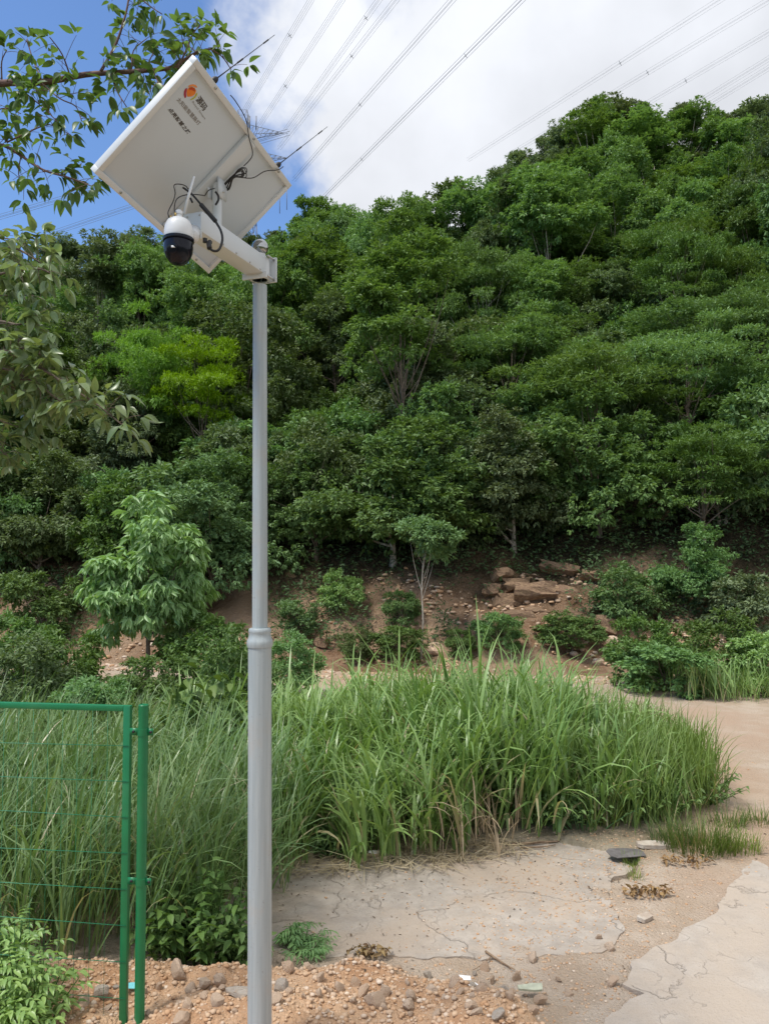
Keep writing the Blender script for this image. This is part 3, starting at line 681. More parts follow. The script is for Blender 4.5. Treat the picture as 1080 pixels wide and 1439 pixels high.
shrub_px(1, 1035, 800, 17.5, 120, 'lf_grey', 'grey green shrub on the bank at the right edge', rot=2)
shrub_px(0, 880, 800, 18.2, 90, 'lf_dark', 'dark shrub hanging over the bank right of the rock face', rot=.6)
shrub_px(1, 240, 800, 19.0, 100, 'lf_dark', 'dark shrub in the shade behind the small fresh green tree', rot=2.5)
shrub_px(2, 60, 790, 19.0, 120, 'lf_dark', 'dark shrub in the shade of the hill at far left', rot=.8)

# small fresh tree with drooping long leaves, mid left
cm, C = crown_mesh('crown', 611, (.92, .85, 1.2), 1.95, 56, .30, 22, 8, .17, .055, .85, droop=.95, up=.5, shell=.4, low=-.92, spread=.25, lobes=14)
tm = trunk_mesh('trunk', 612, 2.9, .05, C, first=.3, nb=14)
p = at(205, 930, 13.0); root = empty('young_tree', (p.x, 13.0, .05), 'small bright tree with drooping long leaves standing left of the pole', 'tree')
for nm, me, mt in (('trunk', tm, 'bark'), ('crown', cm, 'lf_young')): link(nm, me, M[mt]).parent = root

# ------------------------------------------------------------------ rock face and bank rocks
def rock_mesh(seed, sub=2, rough=.28, flat=1.0, cut=5):
    rng = np.random.default_rng(seed); bm = bmesh.new(); bmesh.ops.create_icosphere(bm, subdivisions=sub, radius=1)
    V = np.array([v.co[:] for v in bm.verts])
    for c in range(cut):                                     # planar cuts make it angular
        n = rand_unit(rng, 1)[0]; d = .42+.3*rng.random(); s = V@n; k = s > d; V[k] -= (s[k]-d)[:, None]*n*.92
    V *= 1+rough*(rng.random((len(V), 1))-.5)*.5
    V[:, 2] *= flat
    for v, c in zip(bm.verts, V): v.co = c
    me = bpy.data.meshes.new('stone'); bm.to_mesh(me); bm.free(); return me
ROCKS = [rock_mesh(900+i, 2, .14, 1.0, 13) for i in range(8)]
for me in ROCKS: me.materials.append(None)
def rock(name, me, loc, scl, rot, mat, parent=None):
    o = bpy.data.objects.new(name, me); COL.objects.link(o)
    o.material_slots[0].link = 'OBJECT'; o.material_slots[0].material = M[mat]
    o.location = loc; o.scale = scl; o.rotation_euler = rot
    if parent is not None: o.parent = parent; o.matrix_parent_inverse = parent.matrix_world.inverted()
    return o
bm0 = bmesh.new(); bmesh.ops.create_cube(bm0, size=2.0); bmesh.ops.subdivide_edges(bm0, edges=bm0.edges, cuts=2, use_grid_fill=True)
BLK = []
for k in range(5):
    b2 = bm0.copy(); rr = random.Random(k)
    for v in b2.verts: v.co += Vector((rr.uniform(-.16, .16), rr.uniform(-.2, .2), rr.uniform(-.16, .16)))
    me = bpy.data.meshes.new('rock_block'); b2.to_mesh(me); b2.free(); me.materials.append(None); BLK.append(me)
def hill_hit(px, py):
    r = ray(px, py); ys_ = np.arange(13.5, 40, .05); P = np.array([tuple(EYE+r*(y/r.y)) for y in ys_])
    k = np.nonzero(P[:, 2] <= hill_z(P[:, 0], P[:, 1]))[0]; return Vector(P[k[0]]) if len(k) else Vector(P[-1])
q0_ = hill_hit(760, 870); ro = empty('rock_outcrop', q0_, 'brown layered rock face exposed in the bank below the trees', 'rock face')
rr = random.Random(4)
for j, (px, py, wp, hp, tz) in enumerate([(798, 833, 66, 44, .18), (752, 838, 54, 22, .1), (722, 826, 40, 18, -.1), (744, 812, 52, 14, .12), (786, 806, 50, 12, .2), (716, 850, 46, 20, 0), (757, 861, 56, 18, .1),
                                      (800, 872, 44, 20, -.15), (724, 874, 44, 18, .1), (834, 858, 34, 34, .5), (702, 812, 26, 14, 0), (830, 815, 26, 12, .2), (768, 884, 40, 14, 0), (846, 884, 30, 22, .3), (694, 836, 22, 16, 0)]):
    q = hill_hit(px, py); Yr = q.y
    rock('rock_block', BLK[j % 5] if j % 3 else ROCKS[j % 8], (q.x, Yr+.10, q.z-.01), (wp*.5/F*Yr, .3, hp*.5/F*Yr), (-.62+rr.uniform(-.15, .15), tz+rr.uniform(-.08, .08), rr.uniform(-.55, .55)), 'cliff', ro)
G_B = 'loose rocks on the cut bank'

for j, (px, py, s, lab) in enumerate([(985, 850, .18, 'brown rock on the right bank between two shrubs'), (862, 905, .2, 'pale rock on the bank left of the bright verge shrub'),
                                      (455, 905, .25, 'tan earth clod on the bank just right of the pole'), (610, 915, .28, 'tan rock at the bank foot below the sapling'), (690, 908, .26, 'tan rock at the bank foot beside the leafy shrub'),
        (838, 935, .16, 'pale stone at the bank foot behind the tall grass')]):
    q = hill_hit(px, py); Yr = q.y; zz = q.z
    tag(rock('rock', ROCKS[j], (q.x, Yr, zz+.05), (s*1.3, s, s*.8), (0, 0, j), 'cliff' if j % 2 == 0 else 'stone'), lab, 'rock', G_B)

# ------------------------------------------------------------------ tall grass
def scatter(rng, poly, n):
    P = np.array(poly); lo, hi = P.min(0), P.max(0); out = np.zeros((0, 2))
    while len(out) < n:
        q = lo+(hi-lo)*rng.random((n, 2)); out = np.concatenate([out, q[inside(q[:, 0], q[:, 1], poly)]])
    return out[:n, 0], out[:n, 1]
def blades(rng, B, L, W, az, th0, curl, seg=6, twist=.3):
    """curved strips: B base (n,3), th0 start angle from vertical, curl total bend"""
    n = len(B); t = np.linspace(0, 1, seg+1); D = np.stack([np.cos(az), np.sin(az)], 1)
    ex = .8+2.6*rng.random((n, 1))**2; th = th0[:, None]+curl[:, None]*(t[None]**ex)
    dx = np.sin(th)*L[:, None]/seg; dz = np.cos(th)*L[:, None]/seg
    cx = np.concatenate([np.zeros((n, 1)), np.cumsum(dx[:, :-1], 1)], 1); cz = np.concatenate([np.zeros((n, 1)), np.cumsum(dz[:, :-1], 1)], 1)
    C = np.stack([B[:, None, 0]+cx*D[:, None, 0], B[:, None, 1]+cx*D[:, None, 1], B[:, None, 2]+cz], -1)
    prof = np.minimum(1, .55+1.8*t)*(1-t**2.2)+.02
    ta = az[:, None]+np.pi/2+twist*(rng.random((n, 1))-.5)*2*(.4+t[None])
    tilt = (rng.random((n, 1))-.5)*.8
    S = np.stack([np.cos(ta), np.sin(ta), np.broadcast_to(tilt, ta.shape)], -1)*(W[:, None]*prof[None]*.5)[..., None]
    V = np.stack([C-S, C+S], 2).reshape(-1, 3)
    b = (np.arange(n)*(seg+1)*2)[:, None, None]+(np.arange(seg)*2)[None, :, None]+np.array([0, 1, 3, 2])[None, None]
    return V, b.reshape(-1, 4), (seg+1)*2
def grass_stand(name, seed, poly, nstem, per, hfun, L, W, mat, label, stemfrac=.62, droop=2.3, az0=None):
    rng = np.random.default_rng(seed); X, Y = scatter(rng, poly, nstem*2); X = X+.10*rng.normal(size=len(X)); Y = Y+.10*rng.normal(size=len(Y)); kk = vnoise(X*1.6, Y*1.6, seed+46)+.5*rng.random(len(X)) > .44; X = X[kk][:nstem]; Y = Y[kk][:nstem]; nstem = len(X); H = hfun(X, Y)*(.45+.5*rng.random(nstem)+.4*vnoise(X*2.1, Y*2.1, seed+3)+.35*(rng.random(nstem) > .93)); Z = ground_z(X, Y)
    la = rng.random(nstem)*6.283; ll = .16*rng.random(nstem)
    k = np.tile(np.arange(per), nstem)/per; idx = np.repeat(np.arange(nstem), per); n = len(idx)
    hh = H[idx]*stemfrac*(k*.9+.12*rng.random(n))
    B = np.stack([X[idx]+np.cos(la[idx])*ll[idx]*hh+.02*rng.normal(size=n), Y[idx]+np.sin(la[idx])*ll[idx]*hh+.02*rng.normal(size=n), Z[idx]+hh-.03], 1)
    az = rng.random(n)*6.283; az = np.where(rng.random(n) < .35, 6.283*2*vnoise(X*.9, Y*.9, seed+8)[idx]+rng.normal(size=n)*.5, az)
    if az0 is not None: az = np.where(rng.random(n) < .55, az0+rng.normal(size=n)*.7, az)
    Lb = L*H[idx]*(.55+.65*rng.random(n))
    V, q, st = blades(rng, B, Lb, W*(.5+.8*rng.random(n)), az, .08+.45*rng.random(n)**1.3, droop*(.15+1.0*rng.random(n)))
    r = np.repeat(np.clip(.45*rng.random(n)+.25*rng.random(nstem)[idx]+.3*sstep(.25, .75, vnoise(X*1.3, Y*1.3, seed+5))[idx], 0, 1), st)
    # dead blades sit low on the stem
    low = np.repeat((k < .25) & (rng.random(n) < .3), st); r = np.where(low, 1.0, r*.985)
    pol = [q]; 
    # stems
    sx = np.arange(nstem); V2, q2, st2 = blades(rng, np.stack([X, Y, Z-.03], 1), H*stemfrac, np.full(nstem, W*.55), la, np.full(nstem, .02), ll*1.2, 4, .1)
    V = np.concatenate([V, V2]); pol.append(q2+len(r)); r = np.concatenate([r, np.repeat(.3+.4*rng.random(nstem), st2)])
    o = link(name, make_mesh(name, V, pol, {'rnd': r}), M[mat]); return tag(o, label, 'grass', kind='stuff')

stand = [(-1.6, 6.75), (-.72, 6.35), (.3, 6.55), (1.05, 6.85), (1.9, 7.1), (2.65, 7.35), (3.15, 7.9), (3.4, 8.7), (3.35, 9.6), (3.0, 10.2), (2.4, 10.8), (.5, 11.0), (-1.6, 11.0), (-3, 11.0)]
def hs(x, y): return .78*(.86+.34*fbm(x*.7, y*.7, 91)+.34*np.exp(-((x-1.1)**2+(y-8.2)**2)/1.4))*(1-.5*sstep(1.6, 3.2, x))*(1-.4*sstep(8.5, 11, y))*(.86+.14*sstep(-.2, .8, x))
grass_stand('tall_grass', 1, stand, 2200, 9, hs, .92, .032, 'grass', 'dense stand of tall broad bladed grass beyond the concrete slab')
grass_stand('fine_grass', 2, [(1.7, 7.0), (2.65, 7.2), (3.25, 7.8), (3.5, 8.8), (3.3, 9.6), (2.4, 9.3), (1.8, 8.2)], 1500, 6, lambda x, y: .5+.3*fbm(x, y, 95), .7, .011, 'grass_fine',
            'fine yellowish grass along the right edge of the tall stand', stemfrac=.6, droop=1.2)
left = [(-5.6, 8.5), (-4.2, 5.9), (-2.6, 4.95), (-1.9, 4.85), (-1.1, 5.05), (-.85, 5.7), (-.78, 6.5), (-1.5, 7.2), (-2, 9.2), (-3.4, 11.0), (-6.4, 11.6)]
def hl(x, y): return .86*(.92+.45*fbm(x*.8, y*.8, 97))*(1-.35*sstep(6.5, 9.5, y))
grass_stand('arching_grass', 3, left, 2300, 8, hl, .80, .017, 'grass_left', 'arching narrow bladed grass behind the green fence', stemfrac=.45, droop=1.7, az0=.3)
grass_stand('verge_grass', 4, [(5.2, 13.1), (7.0, 12.7), (9.5, 13.0), (8, 14.0), (4.9, 14.0)], 420, 6, lambda x, y: .5+.4*fbm(x, y, 99), .7, .022, 'grass', 'tall grass on the verge at right behind the dirt road', droop=1.3)
# dry stalks in the gap of the stand
grass_stand('dry_grass', 6, [(.25, 6.5), (.85, 6.55), (.95, 7.2), (.3, 7.2)], 45, 5, lambda x, y: .6+0*x, .9, .014, 'straw', 'dry straw coloured stalks in the gap of the tall grass', stemfrac=.5, droop=2.2)

def straw_litter(name, seed, poly, n, L, mat, label):
    rng = np.random.default_rng(seed); X, Y = scatter(rng, poly, n); Z = top_z(X, Y)+.012+.03*rng.random(n)
    V, q, st = blades(rng, np.stack([X, Y, Z], 1), L*(.4+rng.random(n)), np.full(n, .008), rng.random(n)*6.28, 1.45+.12*rng.random(n), .15*rng.random(n), 3)
    return tag(link(name, make_mesh(name, V, [q], {'rnd': np.repeat(rng.random(n), st)}), M[mat]), label, 'straw', kind='stuff')
straw_litter('straw_litter', 9, [(-.9, 6.15), (.4, 6.3), (1.2, 6.6), (1.2, 6.85), (-.9, 6.6)], 900, .22, 'straw', 'dead straw lying along the front edge of the tall grass')

def debris(name, seed, n, xy, label):
    rng = np.random.default_rng(seed); X, Y = xy(rng, n); n = len(X); Z = top_z(X, Y)+.004
    az = rng.random(n)*6.283; A = np.stack([np.cos(az), np.sin(az), .25*rng.normal(size=n)], 1); L_ = .008+.03*rng.random(n)**2.5
    V, t = leaf_geo(np.stack([X, Y, Z], 1), A, np.array([0, 0, 1.0])+.35*rng.normal(size=(n, 3)), L_, L_*(.15+.4*rng.random(n)), .2, .1)
    return tag(link(name, make_mesh(name, V, [t], {'rnd': np.repeat(rng.random(n), 4)}), M['debris']), label, 'debris', kind='stuff')
M['debris'] = leaf_mat('dark_plant_debris', (.05, .035, .022), (.22, .15, .09), .0, rough=.9, objvar=0)
def deb_xy(rng, n):
    X = rng.uniform(-.9, 4.5, n*4); Y = rng.uniform(4.2, 8.0, n*4); k = (vnoise(X*1.3, Y*1.3, 77)+.35*rng.random(n*4) > .75) & (Y < 6.2+.35*np.maximum(X, 0)); return X[k][:n], Y[k][:n]
debris('plant_debris', 15, 1800, deb_xy, 'dark bits of dead leaf and twig strewn over concrete and dirt')

# tufts on the broken ground at right
def tuft(name, px, py, n, h, wd, rad, mat, label, seed, group='grass tufts on the broken ground'):
    rng = np.random.default_rng(seed); p = gnd(px, py); z0 = gz(p.x, p.y)
    rr_ = rad*np.sqrt(rng.random(n)); a = rng.random(n)*6.283; B = np.stack([rr_*np.cos(a)*1.5, rr_*np.sin(a), np.full(n, -.02)], 1)
    V, q, st = blades(rng, B, h*(.5+.7*rng.random(n)), np.full(n, wd), a+rng.normal(size=n)*.8, .1+.4*rng.random(n), .3+.8*rng.random(n), 4)
    o = link(name, make_mesh(name, V, [q], {'rnd': np.repeat(rng.random(n), st)}), M[mat]); o.location = (p.x, p.y, z0)
    return tag(o, label, 'grass tuft', group)
tuft('grass_tuft', 985, 1202, 520, .30, .006, .20, 'grass_tuft', 'largest round green tuft on the broken ground between the slabs', 1)
tuft('grass_tuft', 942, 1194, 200, .22, .006, .12, 'grass_tuft', 'green tuft touching the left side of the largest tuft', 2)
tuft('grass_tuft', 1040, 1204, 150, .22, .006, .12, 'grass_fine', 'yellow green tuft beside the concrete road edge at right', 3)
tuft('grass_tuft', 1022, 1168, 160, .2, .006, .11, 'grass_tuft', 'dark green tuft behind the largest tuft', 4)
tuft('grass_tuft', 1068, 1163, 130, .2, .006, .11, 'grass_tuft', 'green tuft at the right edge of the broken ground', 5)
tuft('grass_tuft', 888, 1218, 60, .16, .005, .05, 'grass_fine', 'tiny sparse tuft just below the dark flat scrap', 6)
tuft('grass_tuft', 893, 1240, 40, .14, .005, .04, 'grass_fine', 'lone tiny tuft standing in the sandy patch', 7)
tuft('grass_tuft', 850, 1172, 60, .22, .005, .09, 'grass_fine', 'thin tuft left of the dark flat scrap', 8)
tuft('grass_tuft', 905, 1165, 150, .34, .006, .14, 'grass_fine', 'yellowish tuft at the front right corner of the tall grass', 9)

# ------------------------------------------------------------------ leafy plants near the fence and pole
def ovate(seg=5, fold=.22, curve=.28, serr=0.0):
    """unit ovate pointed leaf along +x, width 1 at broadest, midrib down the middle"""
    t = np.linspace(0, 1, seg+1); wd = np.sin(np.pi*np.clip(t, 0, 1)**.75)**.9*.5; wd[0] = .02; wd[-1] = .004
    z = -curve*t*t
    mid = np.stack([t, 0*t, z], 1); l = np.stack([t-.02, wd, z+fold*wd], 1); r = np.stack([t-.02, -wd, z+fold*wd], 1)
    V = np.concatenate([mid, l, r]); n = seg+1; q = []
    for i in range(seg): q += [(i, i+1, n+i+1, n+i), (i, 2*n+i, 2*n+i+1, i+1)]
    return V, np.array(q)
def leaf_batch(P, A, Nn, L, W, base):
    V0, q0 = base; n = len(P); A = nrm(A); S = nrm(np.cross(Nn, A)); U = np.cross(A, S)
    L = np.broadcast_to(L, (n,))[:, None, None]; W = np.broadcast_to(W, (n,))[:, None, None]
    V = P[:, None]+A[:, None]*V0[None, :, 0:1]*L+S[:, None]*V0[None, :, 1:2]*W+U[:, None]*V0[None, :, 2:3]*L
    q = (q0[None]+(np.arange(n)*len(V0))[:, None, None]).reshape(-1, 4); return V.reshape(-1, 3), q, len(V0)
def leafy_bush(name, loc, R, H, nst, per, L, W, mat, label, seed, leaflets=1, droop=.35, cat='plant', group=None, wide=1.0):
    rng = np.random.default_rng(seed); root = empty(name, loc, label, cat, group); mb = MB(); Ps, As, Ns = [], [], []
    for s in range(nst):
        a = rng.random()*6.283; rr_ = R*math.sqrt(rng.random()); h = H*(1-.55*(rr_/R)**2)*(.65+.4*rng.random())
        b = np.array([math.cos(a)*rr_*.35*wide, math.sin(a)*rr_*.35, -.03]); e = np.array([math.cos(a)*rr_*wide, math.sin(a)*rr_, h])
        m = (b+e)/2+np.array([0, 0, .12*h]); u = np.linspace(0, 1, 6)[:, None]; c = (1-u)**2*b+2*u*(1-u)*m+u*u*e
        mb.tube(c, np.linspace(.006, .002, 6), 4, caps=False)
        for k in range(per):
            t = .25+.75*(k+rng.random())/per; p = (1-t)**2*b+2*t*(1-t)*m+t*t*e; az = k*2.4+rng.random()
            d = np.array([math.cos(az), math.sin(az), .25-.2*rng.random()])
            if leaflets == 1:
                Ps.append(p); As.append(d+np.array([0, 0, -droop*rng.random()])); Ns.append(np.array([0, 0, 1])+rng.normal(size=3)*.35)
            else:                                            # pinnate / palmate leaf
                ln = L*2.0
                for j in range(leaflets):
                    f = (j//2+1)/(leaflets//2+1); sd2 = 1 if j % 2 else -1
                    if j == leaflets-1: f, sd2 = 1.0, 0
                    pp = p+d*ln*f+np.array([0, 0, -droop*.35*ln*f*f]); sdv = np.array([-d[1], d[0], 0])*sd2
                    Ps.append(pp); As.append(d*.75+sdv*.9+np.array([0, 0, -droop])); Ns.append(np.array([0, 0, 1])+rng.normal(size=3)*.25)
    n = len(Ps); sc_ = .65+.6*rng.random(n)
    V, q, st = leaf_batch(np.array(Ps), np.array(As), np.array(Ns), L*sc_, W*sc_, ovate(4))
    mb.build('stem', M['lf_shrub'], root); f = link('foliage', make_mesh('foliage', V, [q], {'rnd': np.repeat(rng.random(n), st)}, smooth=True), M[mat], root)
    for ch in root.children: ch.matrix_parent_inverse.identity()
    return root
p = gnd(285, 1365); leafy_bush('leafy_weed', (p.x, 4.85, gz(p.x, 4.85)), .36, .66, 60, 9, .075, .036, 'lf_shrub', 'bushy weed with pointed oval leaves between fence post and pole', 21)
leafy_bush('leafy_weed', (p.x-.22, 4.98, gz(p.x, 4.98)), .28, .5, 34, 9, .07, .034, 'lf_dark', 'darker weed clump directly right of the fence post', 22)
leafy_bush('leafy_weed', (p.x+.2, 4.8, gz(p.x, 4.8)), .24, .42, 30, 9, .065, .032, 'lf_dark', 'low dark weed against the left side of the pole', 26)
q = at(35, 1439, 3.98); leafy_bush('mugwort_weed', (q.x+.02, 3.98, gz(q.x, 3.98)), .27, .42, 34, 7, .05, .021, 'lf_young', 'bright jagged leaved weed in the bottom left corner', 23, leaflets=5, droop=.25)
leafy_bush('mugwort_weed', (q.x-.22, 4.3, gz(q.x, 4.3)), .22, .55, 22, 7, .05, .021, 'lf_young', 'taller bright weed at the left edge behind the corner weed', 27, leaflets=5, droop=.25)
q = gnd(425, 1338); leafy_bush('small_weed', (q.x, q.y, gz(q.x, q.y)), .17, .17, 14, 6, .045, .013, 'lf_shrub', 'small feathery weed on the rubble right of the pole', 24, leaflets=7, droop=.2)
q = gnd(680, 1172); leafy_bush('small_weed', (q.x, q.y, gz(q.x, q.y)), .2, .28, 24, 7, .06, .022, 'lf_shrub', 'small green weed just right of the straw gap', 29)
for k_, (px_, py_, r_, h_, lab_) in enumerate([(760, 1158, .3, .42, 'low bushy weed at the right front of the tall grass, leftmost one'), (812, 1162, .42, .5, 'low bushy weed at the right front of the tall grass, second from left'), (905, 1150, .42, .46, 'bushy leafy weed near the right end of the tall grass'), (968, 1128, .40, .42, 'bushy leafy weed at the rightmost end of the tall grass'), (520, 1178, .3, .62, 'tall leafy weed at the front of the tall grass right of the pole'), (590, 1165, .32, .7, 'tall leafy weed left of the dry stalks in the grass'), (740, 1150, .34, .75, 'tall leafy weed right of the dry stalks, highest among the grass'), (470, 1192, .2, .3, 'leafy weed at the left front of the tall grass beside the pole'), (690, 1150, .3, .6, 'dark leafy weed in the hollow beside the dry stalks')]):
    q = gnd(px_, py_); leafy_bush('leafy_weed', (q.x, q.y-.18, gz(q.x, q.y-.18)), r_, h_, 60, 8, .06, .024, 'lf_dark' if k_ == 8 else 'lf_weed', lab_, 60+k_, wide=1.3)
q = at(285, 1000, 8.4); leafy_bush('broadleaf_bush', (q.x, 8.4, .05), .62, 1.35, 70, 9, .17, .085, 'lf_dark', 'dark broad leaved bush behind the grass between fence and pole', 31, droop=.8)
q = at(335, 1000, 8.0); leafy_bush('broadleaf_bush', (q.x, 8.0, .05), .4, 1.2, 40, 9, .16, .08, 'lf_dark', 'dark broad leaved bush hugging the left side of the pole', 32, droop=.8)

# ------------------------------------------------------------------ near tree limbs at top left
LEAF_NEAR = []
for k in range(3):
    V0, q0 = ovate(5, .15+.1*k, .12+.16*k); V1 = V0*np.array([1, .46, 1])
    me = make_mesh('leaf', V1, [q0], {'rnd': np.full(len(V1), .2+.3*k)}, smooth=True); me.materials.append(None); LEAF_NEAR.append(me)
def near_tree(name, label, trunk_pts, trunk_r, limbs, mat, bark, leafL, seed, dens, limit=300, droop=.5, extra_az=None, gap=.085, whorl=(3, 6)):
    rng = np.random.default_rng(seed)
    root = empty(name, trunk_pts[0], label, 'tree')
    MB().tube(trunk_pts, trunk_r, 12).build('trunk', M[bark], root, True)
    spots = []
    for (pts, r0, r1, lf) in limbs:
        P = np.array([tuple(p) for p in pts]); n = len(P)
        tt = np.linspace(0, n-1, (n-1)*4+1)
        # smooth the polyline
        Q = np.stack([np.interp(tt, np.arange(n), P[:, k]) for k in range(3)], 1)
        for _ in range(2): Q[1:-1] = (Q[:-2]+2*Q[1:-1]+Q[2:])/4
        mb = MB(); mb.tube(Q, np.linspace(r0, r1, len(Q)), 8)
        seglen = np.linalg.norm(np.diff(Q, axis=0), axis=1).sum()
        if lf > 0:
            nt_ = max(2, int(seglen/gap*lf))
            for k in range(nt_):
                u = (k+.5+.5*(rng.random()-.5))/nt_
                if rng.random() < .12: continue
                i = u*(len(Q)-1); b = np.array([np.interp(i, np.arange(len(Q)), Q[:, c]) for c in range(3)])
                d = nrm(rand_unit(rng, 1)[0]*np.array([1, .9, .8])+np.array([0, 0, .05])); tl = leafL*(.5+1.7*rng.random())
                e = b+d*tl; m = (b+e)/2+np.array([0, 0, .02]); uu = np.linspace(0, 1, 4)[:, None]
                mb.tube((1-uu)**2*b+2*uu*(1-uu)*m+uu*uu*e, np.linspace(max(r1*.5, .0022), .0012, 4), 4, caps=False); spots.append((e, d))
            spots.append((Q[-1], nrm(Q[-1]-Q[-3])))
        mb.build('branch', M[bark], root, True)
    cnt = 0; rest = []
    for (e, d) in spots:
        for j in range(rng.integers(*whorl)):
            a = rand_unit(rng, 1)[0]; A = nrm(a*np.array([1, 1, .5])+d*.6+np.array([0, 0, -droop*(.4+.8*rng.random())]))
            Nn = nrm(np.array([0, 0, 1.0])+rng.normal(size=3)*.4); S = np.cross(Nn, A); S /= np.linalg.norm(S); U = np.cross(A, S)
            L = leafL*(.6+.6*rng.random()); p = e+A*.02
            rest.append((p, A, S, U, L))
    def vis(x):
        u, v = proj(x[0]); return 0 if (-10 < u < 345 and -10 < v < 700) else 1
    rest.sort(key=vis)
    for (p, A, S, U, L) in rest[:limit]:
        o = bpy.data.objects.new('leaf', LEAF_NEAR[rng.integers(3)]); COL.objects.link(o); o.parent = root
        o.material_slots[0].link = 'OBJECT'; o.material_slots[0].material = M[mat]
        m = Matrix(((A[0], S[0], U[0], p[0]), (A[1], S[1], U[1], p[1]), (A[2], S[2], U[2], p[2]), (0, 0, 0, 1)))
        o.matrix_parent_inverse = root.matrix_world.inverted(); o.matrix_basis = m @ Matrix.Diagonal((L, L, L, 1))
    if len(rest) > limit:
        R_ = rest[limit:]; n = len(R_)
        V, q, st = leaf_batch(np.array([x[0] for x in R_]), np.array([x[1] for x in R_]), np.array([x[3] for x in R_]), np.array([x[4] for x in R_]), np.array([x[4] for x in R_])*.46, ovate(5))
        o = link('foliage', make_mesh('foliage', V, [q], {'rnd': np.repeat(rng.random(n), st)}, smooth=True), M[mat], root); o['kind'] = 'stuff'
    return root
def pp(lst, Y, dY=0.0): return [at(x, y, Y+dY*i/max(1, len(lst)-1)) for i, (x, y) in enumerate(lst)]
tb = at(-330, 900, 5.2)
trunkA = [Vector((tb.x, 5.2, -.1)), Vector((tb.x+.03, 5.22, 1.4)), Vector((tb.x-.02, 5.2, 2.8)), Vector((tb.x+.08, 5.2, 4.4)), Vector((tb.x+.2, 5.2, 6.0))]
limbsA = [
    (pp([(-300, 240), (-120, 150), (0, 115), (60, 117), (120, 104), (180, 101), (240, 97), (262, 82), (278, 72)], 5.2, -.3), .030, .006, .6),
    (pp([(142, 100), (165, 60), (180, 10), (185, -40)], 4.95, .1), .010, .005, 1.0),
    (pp([(250, 96), (262, 70), (272, 45), (284, 32)], 4.9, .2), .007, .003, 1.6),
    (pp([(262, 85), (290, 66), (312, 78), (325, 98)], 4.95, .25), .006, .003, 1.7),
    (pp([(60, 116), (45, 80), (38, 55)], 5.1, .1), .006, .003, 1.5),
    (pp([(100, 110), (88, 75), (70, 52)], 5.05, -.2), .006, .003, 1.5),
    (pp([(3, 114), (2, 85), (10, 70)], 5.2, -.1), .006, .003, 1.4),
    (pp([(155, 101), (165, 130), (178, 150)], 4.98, -.15), .006, .003, 1.5),
    (pp([(205, 99), (210, 85), (222, 62)], 4.95, .15), .005, .003, 1.5),
    (pp([(215, 98), (222, 116), (232, 122)], 4.93, -.1), .004, .002, 1.3),
    (pp([(20, 118), (35, 130), (60, 150), (85, 175)], 5.1, -.2), .006, .003, 1.5),
    (pp([(60, 118), (85, 140), (108, 148), (115, 170)], 5.05, -.2), .005, .003, 1.4),
    (pp([(185, 100), (186, 70), (205, 55)], 5.0, .2), .005, .003, 1.4),
    (pp([(182, -20), (205, 5), (228, 20)], 5.0, -.1), .005, .003, 1.5),
    (pp([(-260, 330), (-100, 215), (0, 200), (25, 215), (60, 240), (100, 250), (130, 262)], 5.1, -.3), .016, .003, 1.0),
    (pp([(10, 200), (35, 188), (70, 172), (100, 190)], 4.95, .1), .006, .003, 1.5),
    (pp([(60, 240), (85, 245), (115, 230)], 4.9, .1), .005, .003, 1.5),
    (pp([(-20, 160), (10, 150), (30, 160)], 5.3, .1), .005, .003, 1.5),
    (pp([(30, 218), (25, 245), (35, 265)], 4.95, .1), .004, .002, 1.4),
]
near_tree('overhanging_tree', 'green leaved tree reaching in from the top left with slender dark branches', trunkA, [.12, .11, .10, .07, .03], limbsA, 'lf_near', 'bark_red', .092, 5, 1.0, gap=.053, whorl=(3, 6))
tb = at(-300, 900, 4.4)
trunkB = [Vector((tb.x, 4.4, -.1)), Vector((tb.x+.02, 4.4, 1.2)), Vector((tb.x+.1, 4.4, 2.6)), Vector((tb.x+.25, 4.4, 4.0))]
limbsB = [
    (pp([(-220, 420), (-80, 350), (0, 345), (28, 350), (58, 370)], 4.5, -.1), .014, .004, 1.5),
    (pp([(-220, 460), (-60, 400), (-2, 385), (53, 375), (73, 385)], 4.4, -.1), .012, .004, 1.5),
    (pp([(-220, 520), (-60, 460), (0, 450), (28, 458), (53, 442)], 4.4, -.1), .012, .004, 1.6),
    (pp([(-220, 560), (-80, 500), (0, 490), (38, 505), (78, 530), (140, 570), (175, 600)], 4.3, -.2), .014, .003, 2.0),
    (pp([(-200, 600), (-60, 540), (0, 515), (28, 525), (68, 550), (98, 575)], 4.35, -.1), .010, .003, 2.0),
    (pp([(-220, 600), (-60, 560), (0, 535), (18, 545), (48, 560), (63, 580)], 4.5, 0), .008, .003, 1.7),
    (pp([(-200, 490), (-50, 470), (-12, 480), (38, 490), (73, 505)], 4.45, 0), .008, .003, 1.8),
    (pp([(-220, 640), (-60, 605), (0, 615), (-2, 630), (10, 640)], 4.4, 0), .007, .003, 1.0),
    (pp([(-200, 590), (-40, 575), (-2, 590), (26, 600)], 4.5, 0), .006, .003, .8),
    (pp([(-160, 380), (-40, 335), (-2, 333), (38, 340)], 4.6, 0), .008, .003, 1.6),
    (pp([(-160, 440), (-40, 420), (-2, 415), (48, 415)], 4.6, 0), .008, .003, 1.4),
]
near_tree('drooping_tree', 'pale leaved tree hanging in from the left edge, drooping tip below the camera', trunkB, [.09, .085, .07, .03], limbsB, 'lf_near2', 'bark', .094, 6, 1.0, droop=.7, gap=.055, whorl=(4, 8))

